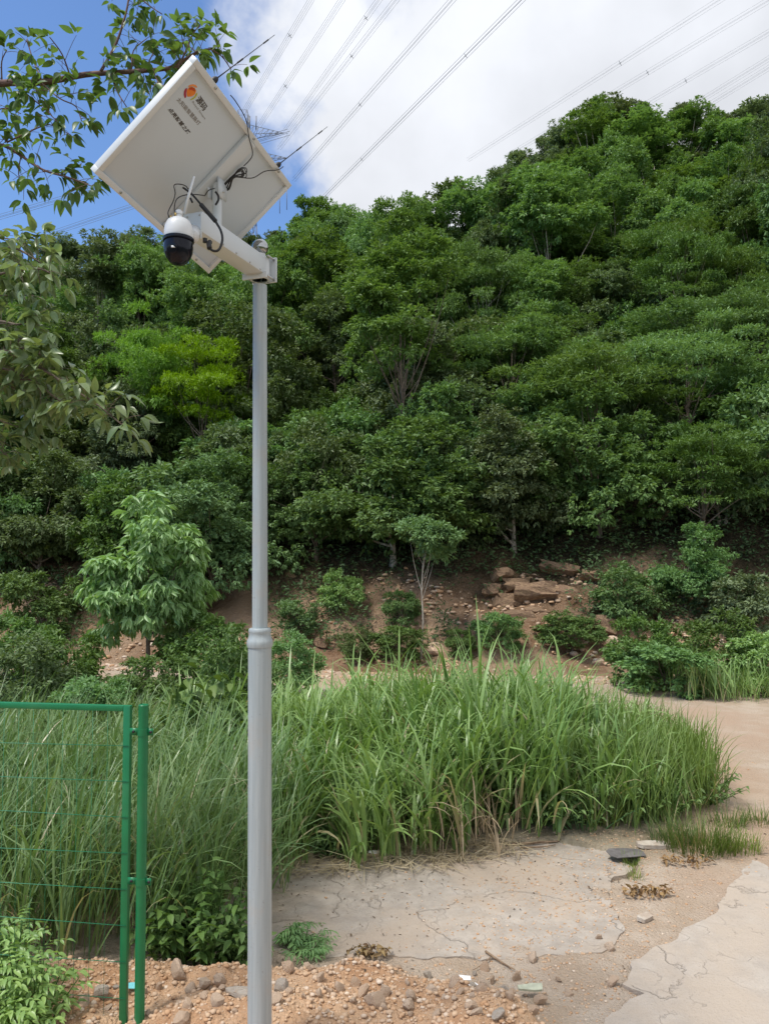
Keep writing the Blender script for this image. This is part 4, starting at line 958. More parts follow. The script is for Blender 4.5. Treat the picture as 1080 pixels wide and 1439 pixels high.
# ------------------------------------------------------------------ solar camera pole
pt = at(366, 365, 3.8); ax = (pt-Vector((pole_b.x, 3.8, at(365.5, 1439, 3.8).z))).normalized()
def pol(z): return Vector((pole_b.x, 3.8, 0))+ax*(z/ax.z)
PO = empty('solar_camera_pole', pol(0), 'grey steel pole carrying a tilted solar panel and a white dome camera', 'camera pole')
zj = at(366, 893, 3.8).z; zt = at(366, 404, 3.8).z; ztop = at(366, 372, 3.8).z
MB().lathe(pol(-.15), ax, [(0, 0), (0, .0575), (zj+.15-.02, .0565), (zj+.15-.02, 0)], 40).build('lower_pole', M['grey_paint'], PO, True, 30)
MB().lathe(pol(zj), ax, [(0, .030), (0, .0375), (zt-zj+.01, .0345), (zt-zj+.01, 0)], 40).build('upper_pole', M['grey_paint'], PO, True, 30)
MB().lathe(pol(zj-.055), ax, [(-.0, .0566), (.0, .0605), (.012, .0630), (.026, .0630), (.034, .0610), (.046, .0555), (.066, .052), (.072, .0545), (.084, .0545), (.090, .051), (.092, .0375)], 40).build('collar', M['grey_paint'], PO, True, 40)
zball = at(366, 348, 3.8).z
MB().lathe(pol(zball), ax, [(-.16, .0335), (-.046, .0335), (-.043, .028), (-.034, .028)]+[(.041*math.sin(a), max(.0008, .041*math.cos(a))) for a in np.linspace(-.9, 1.57, 14)], 32).build('ball_cap', M['chrome'], PO, True, 40)
# arm
aR = at(362, 385, 3.74)
e_top = at(285, 297, 3.24); arm_h = .09; arm_w = .098; zc = e_top.z-arm_h/2
eN = Vector((e_top.x, e_top.y, zc)); pC = pol(zc)
D = Vector((pC.x-eN.x, pC.y-eN.y, 0)); 
side = Vector((D.y, -D.x, 0)).normalized()          # facing right
start = eN-side*arm_w*.5; dirn = (Vector((pC.x, pC.y, zc))-start); dirn.z = 0; alen = dirn.length; dirn.normalize(); side = Vector((dirn.y, -dirn.x, 0))
def mtx(c, X, Y, Z): return Matrix(((X[0], Y[0], Z[0], c[0]), (X[1], Y[1], Z[1], c[1]), (X[2], Y[2], Z[2], c[2]), (0, 0, 0, 1)))
UP = Vector((0, 0, 1))
armL = alen-.03; arm = bevel_box('arm', (armL, arm_w, arm_h), .004, M['white'], PO, mtx(start+dirn*armL*.5, dirn, -side, UP))
sl = Vector(pC)
MB().lathe(Vector((sl.x, sl.y, zc-arm_h*.5-.012)), ax, [(0, .0376), (0, .048), (arm_h+.014, .048), (arm_h+.014, .034)], 28).build('sleeve', M['white'], PO, True, 30)
cp = bevel_box('clamp_plate', (.012, .135, .125), .002, M['white'], PO, mtx(sl+dirn*.047+Vector((0, 0, .002)), dirn, -side, UP))
cp2 = bevel_box('clamp_plate', (.012, .135, .03), .002, M['white'], PO, mtx(sl-dirn*.052+Vector((0, 0, -arm_h*.5-.008)), dirn, -side, UP))
for sx in (-1, 1):
    for sz in (-1, 1):
        c = sl+side*.057*sx+Vector((0, 0, sz*.05))
        MB().tube([c-dirn*.03, c+dirn*.062], .005, 8).build('bolt', M['steel'], PO)
for f in (.3, .5, .72, .9):
    c = start+dirn*armL*f+side*(arm_w*.5)+Vector((0, 0, -arm_h*.5+.008))
    MB().lathe(c-side*.001, side, [(0, .005), (.003, .005), (.0045, .003), (.0045, 0)], 10).build('screw', M['steel'], PO)
# solar panel pose
vu = Vector((.3145, -.1770, .9326)); vl = Vector((.7101, .6966, -.1023))       # camera space: right, up, forward
def c2w(v):
    c, s = math.cos(PITCH), math.sin(PITCH); return Vector((v.x, v.z*c-v.y*s, v.z*s+v.y*c))
U = c2w(vu).normalized(); Vv = c2w(vl); Vv = (Vv-U*Vv.dot(U)).normalized(); Wn = U.cross(Vv)
cd = 3.445; PCn = EYE+ray(285.6, 252)*cd                                             # distance along the view axis
PL, PW, PT = .863, .596, .034
def on_panel(px, py):
    r = ray(px, py); t = (PCn-EYE).dot(Wn)/r.dot(Wn); q = EYE+r*t-PCn; return q.dot(U), q.dot(Vv)
def pn(u, v, w=0.0): return PCn+U*u+Vv*v+Wn*w
SP = bevel_box('solar_panel', (PL-.012, PW-.012, .010), .001, M['sheet'], PO, mtx(pn(0, 0, -.012), U, Vv, Wn))
MB().box(pn(0, 0, -.0245), (PL-.016, PW-.016, .006), U, Vv, Wn).build('cell_glass', M['cells'], SP)
for (cu, cv, su, sv) in ((0, PW/2-.0125, PL, .025), (0, -PW/2+.0125, PL, .025), (PL/2-.0125, 0, .025, PW-.0502), (-PL/2+.0125, 0, .025, PW-.0502)):
    bevel_box('frame_bar', (su, sv, PT), .0015, M['alu'], SP, mtx(pn(cu, cv, -.012), U, Vv, Wn))
u0, v0 = on_panel(360, 194)
bw = .075
for cv_ in (0,):
    bevel_box('mounting_channel', (bw, PW-.054, .022), .003, M['white'], SP, mtx(pn(u0*.0+.045, 0, .0045), U, Vv, Wn))
for (cu, cv) in ((.30, PW/2-.012), (-.28, PW/2-.012), (.30, -PW/2+.012), (-.28, -PW/2+.012), (.05, PW/2-.012)):
    MB().lathe(pn(cu, cv, .005), Wn, [(0, .006), (.003, .006), (.003, 0)], 10).build('rivet', M['steel'], SP)
# lettering and logo
def letter(body, a, b, h, mat, offset=0.0, shear=0.0):
    """text along the panel from pixel a (left end of baseline) to pixel b (right end), filled to that length"""
    ua, va = on_panel(*a); ub, vb = on_panel(*b)
    cu = bpy.data.curves.new('lettering', 'FONT'); cu.body = body; cu.size = 1.0; cu.offset = offset; cu.shear = shear; cu.resolution_u = 3
    to = bpy.data.objects.new('tmp', cu); COL.objects.link(to); bpy.context.view_layer.update()
    dg = bpy.context.evaluated_depsgraph_get(); me = bpy.data.meshes.new_from_object(to.evaluated_get(dg)); bpy.data.objects.remove(to)
    if not len(me.vertices): return
    me.name = 'lettering'
    co = np.zeros(len(me.vertices)*3, np.float32); me.vertices.foreach_get('co', co); co = co.reshape(-1, 3)
    lo, hi = co.min(0), co.max(0); L = math.hypot(ub-ua, vb-va); X = np.array([(ub-ua)/L, (vb-va)/L]); Yv = np.array([-X[1], X[0]])
    x = (co[:, 0]-lo[0])/(hi[0]-lo[0])*L; y = (co[:, 1]-lo[1])/(hi[1]-lo[1])*h
    pu = ua+x*X[0]+y*Yv[0]; pv = va+x*X[1]+y*Yv[1]
    Pw = np.array(PCn)[None]+pu[:, None]*np.array(U)+pv[:, None]*np.array(Vv)+np.array(Wn)*(-.0062)
    me.vertices.foreach_set('co', Pw.astype(np.float32).ravel()); me.materials.clear(); me.update()
    return link('lettering', me, mat, SP)
def zp(x, y): return (225+x/10.8, 90+y/10.8)
def plen(a, b): a = on_panel(*a); b = on_panel(*b); return math.hypot(a[0]-b[0], a[1]-b[1])
letter('源码', zp(545, 560), zp(665, 735), plen(zp(545, 560), zp(625, 480)), M['ink'], .02)
letter('Royal Smart', zp(490, 600), zp(680, 865), plen(zp(490, 600), zp(525, 575)), M['ink2'], .0)
letter('太阳能智慧路灯', zp(258, 560), zp(590, 950), plen(zp(258, 560), zp(310, 510)), M['ink2'], .01)
letter('点亮智慧之路', zp(125, 705), zp(435, 1095), plen(zp(125, 705), zp(180, 660)), M['ink'], .022, .25)
# round flame emblem: plum crescent, orange body, orange cap, lime tail
def flat_shape(name, pts, mat):
    P = [pn(*on_panel(*zp(*p)), -.0060) for p in pts]; c = sum(P, Vector())/len(P)
    mb = MB(); n = len(P); mb.add([tuple(c)]+[tuple(p) for p in P], t=[(0, 1+i, 1+(i+1) % n) for i in range(n)]); return mb.build(name, mat, SP)
M['lg1'] = plain('print_plum', (.36, .02, .06), .6); M['lg2'] = plain('print_orange', (.80, .22, .02), .6, var=.1, scale=40)
M['lg3'] = plain('print_light_orange', (.85, .30, .08), .6); M['lg4'] = plain('print_lime', (.45, .48, .04), .6); M['lg5'] = plain('print_red', (.66, .07, .03), .6)
flat_shape('emblem_crescent', [(425, 375), (395, 385), (375, 430), (372, 480), (385, 525), (405, 525), (412, 505), (408, 455), (418, 415)], M['lg1'])
flat_shape('emblem_body', [(425, 400), (455, 365), (500, 355), (540, 375), (560, 415), (552, 455), (520, 490), (480, 505), (430, 508), (418, 480), (416, 440)], M['lg2'])
flat_shape('emblem_flame', [(458, 372), (500, 362), (535, 380), (555, 415), (545, 440), (515, 415), (480, 405), (450, 410)], M['lg5'])
flat_shape('emblem_cap', [(435, 362), (460, 330), (510, 318), (555, 328), (578, 360), (570, 375), (545, 358), (505, 345), (465, 352)], M['lg3'])
flat_shape('emblem_tail', [(582, 440), (575, 485), (545, 525), (510, 550), (475, 560), (470, 550), (505, 530), (540, 495), (560, 460)], M['lg4'])
# post from arm to panel with tilt bracket
pa = at(300, 322, 3.36); pa = start+dirn*.19; pa.z = zc+arm_h*.5
tp = pa.copy(); k = ((PCn+Wn*.02)-pa).dot(Wn)/Wn.z; topz = pa.z+k
MB().tube([pa-UP*.004, Vector((pa.x, pa.y, topz+.012))], .0215, 24).build('panel_post', M['white'], PO, True, 40)
MB().lathe(pa, UP, [(0, .034), (.006, .034), (.008, .0216)], 24).build('post_flange', M['white'], PO, True, 30)
pm = Vector((pa.x, pa.y, topz-.03))
for s in (-1, 1):
    MB().box(pm+side*.026*s+UP*.012, (.07, .005, .085), dirn, side, UP).build('tilt_bracket', M['white'], PO)
MB().tube([pm-side*.036, pm+side*.036], .006, 8).build('bolt', M['steel'], PO)
# dome camera
cb = at(251, 335, 3.10); cr = .064
CAM = empty('security_camera', cb); CAM.parent = PO; CAM.matrix_parent_inverse = PO.matrix_world.inverted()
bpy.context.view_layer.update()
MB().lathe(cb, UP, [(0, 0.0000), (0, 0.0563), (.006, 0.0581), (.03, 0.0576), (.052, 0.0540), (.070, 0.0450), (.080, 0.0306), (.084, 0.0162), (.090, 0.0131), (.097, 0.0121), (.099, 0.0153), (.110, 0.0158), (.116, 0.0108), (.117, 0)], 36).build('housing', M['camwhite'], CAM, True, 50)
MB().lathe(cb-UP*.016, UP, [(0, 0.0495), (0, 0.0608), (.004, 0.0626), (.014, 0.0621), (.0162, 0.0576)], 36).build('rim_ring', M['black'], CAM, True, 40)
dm = MB().lathe(cb-UP*.016, UP, [(.0, 0.0567), (-.02, 0.0590), (-.042, 0.0567), (-.062, 0.0495), (-.08, 0.0369), (-.091, 0.0216), (-.096, 0.0000)], 36).build('dome', M['black'], CAM, True, 60)
ln_d = Vector((-.18, -.95, -.25)).normalized(); lp = cb-UP*.045
MB().lathe(lp+ln_d*.048, ln_d, [(0, .024), (.011, .024), (.013, .020), (.012, .0)], 20).build('lens', M['black'], CAM, True, 40)
vis2 = Vector((.95, -.3, 0))
MB().box(lp+Vector((-.004, -.0585, -.012)), (.017, .004, .008), (1, 0, 0), (0, 1, 0), (0, 0, 1)).build('lamp_window', M['camwhite'], CAM)
br_a = cb+Vector((.05, .03, .03)); plate_c = start+Vector((0, 0, -.02))-dirn*.004+side*.012
bevel_box('mount_plate', (.010, .075, .11), .002, M['white'], CAM, mtx(plate_c, dirn, -side, UP))
MB().tube([br_a-UP*.012, (br_a+plate_c)/2-UP*.014, plate_c+Vector((0, 0, -.02))], [.026, .024, .028], 16).build('mount_neck', M['camwhite'], CAM, True)
for s in (-1, 1):
    for s2 in (-1, 1):
        c = plate_c+side*.030*s+UP*.044*s2-dirn*.004; MB().lathe(c, -dirn, [(0, .004), (.003, .004), (.003, 0)], 8).build('screw', M['steel'], CAM)
MB().tube([at(259, 301, 3.12), at(266, 272, 3.12), at(273, 248, 3.12)], [.0062, .0054, .0042], 12).build('antenna', M['camwhite'], CAM, True)
for (x, y) in ((240, 307), (246.5, 303)):
    c = at(x, y, 3.08); MB().tube([c, c+UP*.012], .0042, 8).build('connector', M['brass'], CAM)
# cables
def smooth_path(pts, n=6):
    P = [Vector(p) for p in pts]; out = []
    for i in range(len(P)-1):
        p0 = P[max(0, i-1)]; p1 = P[i]; p2 = P[i+1]; p3 = P[min(len(P)-1, i+2)]
        for k in range(n):
            t = k/n; out.append(.5*((2*p1)+(-p0+p2)*t+(2*p0-5*p1+4*p2-p3)*t*t+(-p0+3*p1-3*p2+p3)*t**3))
    out.append(P[-1]); return out
def cable(pts, r, par=PO, name='cable'): return MB().tube(smooth_path(pts), r, 7).build(name, M['rubber'], par, True)
def zq(x, y): return (220+x/6.0, 220+y/6.0)
def zat(x, y, Y): return at(*zq(x, y), Y)
cable([zat(115, 530, 3.08), zat(98, 470, 3.07), zat(140, 380, 3.1), zat(158, 310, 3.14), zat(148, 245, 3.16), zat(185, 232, 3.18), zat(240, 245, 3.2), zat(270, 275, 3.2)], .0022)
cable([zat(155, 515, 3.08), zat(152, 420, 3.09), zat(175, 355, 3.12), zat(240, 325, 3.16), zat(330, 320, 3.2), zat(410, 330, 3.26)], .0022)
cable([zat(225, 262, 3.2), zat(300, 320, 3.18), zat(375, 405, 3.17)], .0045)
cable([zat(375, 405, 3.17), zat(395, 428, 3.17), zat(480, 525, 3.18), zat(498, 545, 3.18)], .0095, name='cable_joint')
cable([zat(492, 540, 3.18), zat(540, 620, 3.18), zat(555, 700, 3.17), zat(530, 780, 3.15), zat(490, 797, 3.14), zat(455, 780, 3.14), zat(440, 755, 3.15)], .0052)
cable([zat(448, 775, 3.14), zat(442, 735, 3.15), zat(450, 722, 3.17)], .0105, name='cable_gland')
cable([zat(408, 690, 3.17), zat(408, 725, 3.17)], .0095, name='cable_gland')
cable([zat(285, 350, 3.2), zat(303, 388, 3.2)], .0042)
cable([zat(495, 295, 3.36), zat(520, 330, 3.37), zat(520, 370, 3.37), zat(498, 408, 3.37)], .0048)
cable([zat(410, 325, 3.3), zat(440, 285, 3.26), zat(490, 268, 3.27)], .0022)
# coiled bundle under the panel
rc_ = random.Random(12)
def pnp(px, py, lift): return pn(*on_panel(px, py), lift)
for k in range(7):
    a = pnp(*zq(510+rc_.uniform(-15, 20), 255+rc_.uniform(-25, 15)), .03); b = pnp(*zq(610+rc_.uniform(-12, 12), 145+rc_.uniform(-10, 10)), .028)
    c = pnp(*zq(690+rc_.uniform(-20, 45), 70+rc_.uniform(-12, 25)), .03); d = pnp(*zq(700+rc_.uniform(-30, 35), 120+rc_.uniform(-15, 20)), .035); e = pnp(*zq(560+rc_.uniform(-15, 15), 230+rc_.uniform(-15, 15)), .035)
    cable([a, b, c, d, b+Wn*.006, e, a], .0021, SP, 'cable_loop')
cable([pnp(*zq(715, 60), .02), pnp(*(352, 215), .016), pnp(347, 190, .016), pnp(343, 165, .012), pnp(330, 142, .01), pnp(322, 132, .01)], .0022, SP)
cable([pnp(*zq(660, 150), .02), pnp(*zq(790, 165), .016), pnp(*zq(900, 110), .014), pnp(*zq(1010, 100), .012), pnp(396, 232, .012)], .0022, SP)
# whip antennas on the panel edge
for (b, e) in (((396, 231), (460, 178)), ((309, 110), (386, 49))):
    ub, vb = on_panel(*b); B0 = pn(ub, PW/2+.011, -.014); depth = (B0-EYE).y; E0 = at(e[0], e[1], depth+.03)
    MB().lathe(B0-(E0-B0).normalized()*.012, (E0-B0), [(0, 0), (0, .013), (.012, .013), (.02, .009), (.026, .004), (.026, 0)], 16).build('antenna_base', M['rubber'], SP, True, 40)
    MB().tube([B0.lerp(E0, t) for t in (0, .2, .36, .37, .46, .47, .8, .81, .89, .9, 1)], [.0028, .0024, .0020, .0036, .0036, .0018, .0015, .0030, .0030, .0012, .0012], 8).build('antenna_whip', M['rubber'], SP)

# ------------------------------------------------------------------ green fence panel and post
fa = at(180, 992, 4.1); fl = at(0, 989, 4.19); FZ = fa.z-.012
fd = Vector((fa.x-fl.x, fa.y-fl.y, 0)).normalized(); fn = Vector((fd.y, -fd.x, 0))
FW = 1.35; zb = .05
FE = empty('wire_fence', Vector((fa.x, fa.y, zb)), 'green steel framed wire mesh fence panel at lower left', 'fence')
bevel_box('frame_post', (.038, .03, FZ-zb+.13), .003, M['green'], FE, mtx(Vector((fa.x, fa.y, (FZ+zb-.1)/2)), fd, fn, UP))
bevel_box('top_rail', (FW, .03, .030), .003, M['green'], FE, mtx(Vector((fa.x, fa.y, FZ))-fd*(FW/2+.0195), fd, fn, UP))
lft = Vector((fa.x, fa.y, 0))-fd*FW
bevel_box('frame_post', (.038, .03, FZ-zb+.1), .003, M['green'], FE, mtx(Vector((lft.x, lft.y, (FZ+zb-.13)/2)), fd, fn, UP))
bevel_box('bottom_rail', (FW-.04, .03, .030), .003, M['green'], FE, mtx(Vector((fa.x, fa.y, zb+.06))-fd*(FW/2), fd, fn, UP))
i = 0; zz = FZ-.19
while zz > zb+.1:
    sag = .006*((i % 3)-1)
    MB().tube([Vector((fa.x, fa.y, zz))-fn*-.017-fd*(-.015), Vector((fa.x, fa.y, zz+sag))+fn*.017-fd*FW*.5, Vector((fa.x, fa.y, zz))+fn*.017-fd*(FW+.01)], .0018, 6).build('mesh_wire', M['greenw'], FE)
    zz -= .183; i += 1
for k in range(1, 16):
    b = Vector((fa.x, fa.y, 0))-fd*(.02+k*.083)+fn*.0135
    MB().tube([b+UP*(zb+.05), b+UP*(FZ-.005)], .0011, 5).build('mesh_wire', M['greenw'], FE)
fp = at(202, 992, 4.08)
FP = empty('fence_post', Vector((fp.x, fp.y, -.05)), 'round green steel fence post beside the fence panel frame', 'fence post')
MB().lathe(Vector((fp.x, fp.y, -.15)), UP, [(0, 0), (0, .0255), (FZ+.17, .0255), (FZ+.174, .0225), (FZ+.174, 0)], 24).build('tube', M['green'], FP, True, 30)
for py in (1028, 1238):
    z = at(202, py, 4.08).z
    MB().box(Vector((fp.x, fp.y, z))-fd*.048+fn*.004, (.046, .005, .035), fd, fn, UP).build('bracket', M['green'], FP)
    MB().box(Vector((fp.x, fp.y, z))+fd*.038+fn*.004, (.034, .005, .035), fd, fn, UP).build('bracket', M['green'], FP)
    MB().lathe(Vector((fp.x, fp.y, z)), UP, [(-.0175, .0256), (-.0175, .029), (.0175, .029), (.0175, .0256)], 24).build('clamp_ring', M['green'], FP, True, 30)
    for s in (-.05, .044):
        MB().lathe(Vector((fp.x, fp.y, z))+fd*s+fn*.006, fn, [(0, .008), (.006, .008), (.006, 0)], 6).build('bolt', M['rubber'], FP)

# ------------------------------------------------------------------ power line: pylon and conductors
HW = 62.0
def wat(px, py, H=HW):
    r = ray(px, py); return EYE+r*(H/r.z)
YT = wat(398, 187).y
pc = at(341, 250, YT); pb = hz(pc.x, YT)
PY = empty('power_pylon', Vector((pc.x, YT, pb)), 'steel lattice power pylon behind the solar panel on the hill', 'pylon')
ptop = at(341, 158, YT).z
def strut(mb, a, b, r=.07): mb.tube([a, b], r, 4)
mb = MB(); nlev = 16; levs = [pb+(ptop-pb)*i/nlev for i in range(nlev+1)]
def hw(z):
    t = (z-pb)/(ptop-pb); return 3.6*(1-t)**1.2+.7
cor = lambda z: [Vector((pc.x+sx*hw(z), YT+sy*hw(z), z)) for sx, sy in ((-1, -1), (1, -1), (1, 1), (-1, 1))]
for a, b in zip(levs[:-1], levs[1:]):
    A, B = cor(a), cor(b)
    for k in range(4):
        strut(mb, A[k], B[k], .07); strut(mb, A[k], B[(k+1) % 4], .03); strut(mb, A[(k+1) % 4], B[k], .03); strut(mb, B[k], B[(k+1) % 4], .03)
mb.build('lattice_tower', M['pylon'], PY)
def crossarm(py_, tips):
    for px_ in tips:
        tip = at(px_, py_, YT); base_z = tip.z; s = 1 if px_ > 341 else -1; m = MB()
        h_ = hw(base_z); A0 = Vector((pc.x+s*h_, YT-h_, base_z-.6)); A1 = Vector((pc.x+s*h_, YT+h_, base_z-.6)); T0 = Vector((pc.x+s*h_, YT, base_z+1.3))
        for n in range(7):
            f, g = n/7, (n+1)/7
            for q in (A0, A1, T0): strut(m, q.lerp(tip, f), q.lerp(tip, g), .045)
            strut(m, A0.lerp(tip, f), A1.lerp(tip, g), .025); strut(m, A1.lerp(tip, f), T0.lerp(tip, g), .035); strut(m, A0.lerp(tip, f), T0.lerp(tip, g), .035)
        m.build('crossarm', M['pylon'], PY)
crossarm(187, (399, 284)); crossarm(222, (403, 280)); crossarm(258, (396, 286))
for px_ in (351, 360):
    a = at(px_, 163, YT); strut(m2 := MB(), a, a+UP*-2.2, .09); m2.build('peak', M['pylon'], PY)
for (px_, y0, y1) in ((393, 268, 300), (403, 258, 295)):
    MB().tube([at(px_, y0, YT), at(px_, y1, YT)], .05, 5).build('insulator_string', M['pylon'], PY)
def bundle(p1, p2, ext1, ext2, label, spacers=(), r=.024, H=HW, sp=.23):
    r *= .62
    A = wat(*p1, H); B = wat(*p2, H); d = B-A
    P0 = A-d*ext1; P1 = B+d*ext2; dn = d.normalized(); S = Vector((dn.y, -dn.x, 0))
    o = empty('power_line', A, label, 'power line', 'overhead power lines')
    for sx, sz in ((-1, -1), (1, -1), (1, 1), (-1, 1)):
        off = S*sx*sp+UP*sz*sp; MB().tube([P0+off, A+off, B+off, P1+off], r, 5).build('conductor', M['wire'], o)
    for s_ in spacers:
        q = wat(*s_, H); q = A+dn*(q-A).dot(dn); m = MB()
        for sx in (-1, 1): m.tube([q-S*sp*sx*1.05-UP*sp*1.05, q+S*sp*sx*1.05+UP*sp*1.05], .03, 5)
        m.build('spacer', M['wire'], o)
    return o
bundle((437, 0), (349, 147), .6, .1, 'power line leftmost of those rising from behind the solar panel', [(407, 50)])
bundle((480, 0), (372, 165), .6, .1, 'second power line from the left rising behind the solar panel', [(401, 121)])
bundle((532, 0), (400, 185), .6, .0, 'third power line from the left ending at the pylon upper arm', [(513, 25)])
bundle((556, 0), (405, 192), .6, .12, 'fourth power line from the left ending at the pylon middle arm', [(494, 79)])
bundle((635, 0), (540, 108), 1.2, 2.0, 'fifth power line from the left crossing the white cloud', [(502, 146)], r=.03)
bundle((732, 0), (540, 192), 1.0, 1.0, 'boldest power line running from top centre down to the hill crest', [(653, 78), (508, 224)], r=.034)
bundle((1010, 0), (680, 210), .6, .1, 'faint power line meeting the hill crest right of centre', [(873, 90)], r=.016)
bundle((1080, 0), (820, 155), .6, .6, 'faint power line from the top right corner to the hill crest', [(911, 103)], r=.016)
bundle((1080, 45), (900, 150), .6, .6, 'faint power line just below the top right corner', [(962, 113)], r=.016)
bundle((1080, 82), (1010, 125), 1.0, .6, 'short faint power line at right edge, upper of two above the trees', r=.016)
bundle((1080, 95), (1028, 127), 1.0, .6, 'short faint power line at right edge, lower of two above the trees', r=.016)
bundle((0, 305), (85, 280), .6, 3.0, 'uppermost power line across the blue sky at left', r=.034, H=46)
bundle((67, 330), (180, 292), 1.2, 1.4, 'middle power line across the blue sky at left', r=.034, H=46)
bundle((157, 350), (225, 330), 2.0, 2.0, 'lowest power line across the blue sky just above the left trees', r=.034, H=46)

# ------------------------------------------------------------------ rubble
G_R = 'stones in the rubble around the pole'
def surf_z(x, y): return gz(x, y)
special = [(340, 1398, .085, (1.5, .8, .55), 'greystone', 'large flat grey stone lying just left of the pole'), (308, 1380, .05, (1.2, .9, .8), 'stone', 'pinkish stone on the rubble crest left of the pole'),
           (288, 1377, .045, (1, 1, 1), 'stone', 'upright pointed stone on the rubble crest left of the pole'), (250, 1371, .07, (1.3, .9, .7), 'stone', 'broad pale stone on the rubble crest right of the fence post'),
           (525, 1405, .075, (1.15, .9, .8), 'stone', 'rounded brown stone, largest right of the pole'), (476, 1390, .045, (1.1, .8, .8), 'stone', 'pale tan stone right of the pole in the rubble'),
           (396, 1388, .075, (1.1, .9, .5), 'greystone', 'flat pale stone touching the right side of the pole'), (257, 1428, .055, (1.2, .9, .8), 'stone', 'brown stone at the bottom edge right of the fence post'),
           (600, 1370, .035, (1.1, .9, .8), 'greystone', 'pale upright stone left of the white scraps'), (607, 1390, .045, (1.2, .9, .7), 'stone', 'yellowish stone below left of the white scraps'),
           (668, 1424, .045, (1.2, 1, .6), 'stone', 'flat olive stone below the white scraps'), (712, 1396, .065, (1.3, .9, .8), 'greystone', 'grey rubble lump left of the pale board'),
           (700, 1425, .05, (1.1, 1, .7), 'greystone', 'grey lump at the bottom edge below the pale board'), (575, 1410, .045, (1, 1, .9), 'stone', 'reddish stone right of the largest brown stone'),
           (840, 1318, .035, (1.5, 1, .5), 'stone', 'reddish brick piece on the rubble strip between the slabs'), (145, 1398, .06, (1.2, .9, .8), 'greystone', 'whitish stone seen through the fence mesh'),
           (120, 1405, .055, (1.1, 1, .8), 'stone', 'tan stone seen through the fence mesh')]
for j, (px, py, s, sc3, mt, lab) in enumerate(special):
    p = gnd(px, py); 
    for _ in range(4): p = gnd(px, py, surf_z(p.x, p.y)+s*.3)
    tag(rock('stone', ROCKS[j % 8], (p.x, p.y, surf_z(p.x, p.y)+s*sc3[2]*.35), (s*sc3[0], s*sc3[1], s*sc3[2]), (j*.7, j*.3, j*1.9), mt), lab, 'stone', G_R)
rng = random.Random(5); placed = []
while len(placed) < 80:
    if rng.random() < .62: x, y = rng.uniform(-2.2, .9), rng.uniform(3.95, 4.8)
    else: x, y = rng.uniform(.2, 1.7), rng.uniform(3.98, 5.2)
    m = float(mound_w(np.array([x]), np.array([y]))[0])
    if m < .25 and not (x > .3 and rng.random() < .5 and y < 4.7+.3*x): continue
    if abs(x-pole_b.x) < .1 and y < 4: continue
    s = .022+.030*rng.random()**2.0
    if any((x-a)**2+(y-b)**2 < (s+c)**2*1.6 for a, b, c in placed): continue
    u, v = proj((x, y, surf_z(x, y)))
    if not (112 < u < 900 and v < 1430) or (u < 345 and v < 1388) or abs(u-366) < 20 or abs(u-180) < 16: continue
    placed.append((x, y, s))
for j, (x, y, s) in enumerate(placed):
    u, v = proj((x, y, .1)); sidew = 'left of the pole' if u < 365 else 'right of the pole'
    shp = (s*rng.uniform(.9, 1.5), s*rng.uniform(.8, 1.1), s*rng.uniform(.55, .9)); rot_ = (rng.random()*6, rng.random()*6, rng.random()*6); mt = 'stone' if rng.random() < .93 else 'greystone'
    if j in (5, 16, 22, 23, 26, 59, 62, 65, 68, 69, 70, 72, 75): continue     # these would lie out of sight behind larger stones
    tag(rock('stone', ROCKS[j % 8], (x, y, surf_z(x, y)+s*.32), shp, rot_, mt), 'small loose stone in the tan rubble '+sidew, 'stone', 'small rubble stones '+sidew)
# pebbles and clods, one mass
def pebbles(name, seed, n, xy, lo, hi, mat, label, zf=top_z):
    rng = np.random.default_rng(seed); X, Y = xy(rng, n); n = len(X); Z = zf(X, Y)
    ph = (1+5**.5)/2; ico = nrm(np.array([(-1, ph, 0), (1, ph, 0), (-1, -ph, 0), (1, -ph, 0), (0, -1, ph), (0, 1, ph), (0, -1, -ph), (0, 1, -ph), (ph, 0, -1), (ph, 0, 1), (-ph, 0, -1), (-ph, 0, 1)], float))
    T = np.array([(0, 11, 5), (0, 5, 1), (0, 1, 7), (0, 7, 10), (0, 10, 11), (1, 5, 9), (5, 11, 4), (11, 10, 2), (10, 7, 6), (7, 1, 8), (3, 9, 4), (3, 4, 2), (3, 2, 6), (3, 6, 8), (3, 8, 9), (4, 9, 5), (2, 4, 11), (6, 2, 10), (8, 6, 7), (9, 8, 1)])
    s = lo+(hi-lo)*rng.random(n)**3; sc3 = s[:, None]*np.stack([.8+.7*rng.random(n), .8+.5*rng.random(n), .45+.4*rng.random(n)], 1)
    a = rng.random(n)*6.283; ca, sa = np.cos(a)[:, None], np.sin(a)[:, None]
    B = ico[None]*(1+.35*(rng.random((n, 12, 1))-.5))*sc3[:, None]
    x = B[..., 0]*ca-B[..., 1]*sa; y = B[..., 0]*sa+B[..., 1]*ca
    V = np.stack([x+X[:, None], y+Y[:, None], B[..., 2]+(Z+s*.15)[:, None]], -1).reshape(-1, 3)
    t = (T[None]+(np.arange(n)*12)[:, None, None]).reshape(-1, 3)
    return tag(link(name, make_mesh(name, V, [t], {'rnd': np.repeat(rng.random(n), 12)}), M[mat]), label, 'gravel', kind='stuff')
t = NT('pebble_mix'); r_ = t.n('ShaderNodeAttribute', attribute_name='rnd').outputs['Fac']
cr_ = t.n('ShaderNodeValToRGB', {0: r_}); e = cr_.color_ramp.elements; e[0].color = (.46, .275, .155, 1); e[1].color = (.64, .53, .42, 1)
x_ = cr_.color_ramp.elements.new(.45); x_.color = (.54, .38, .25, 1); x_ = cr_.color_ramp.elements.new(.8); x_.color = (.47, .34, .24, 1)
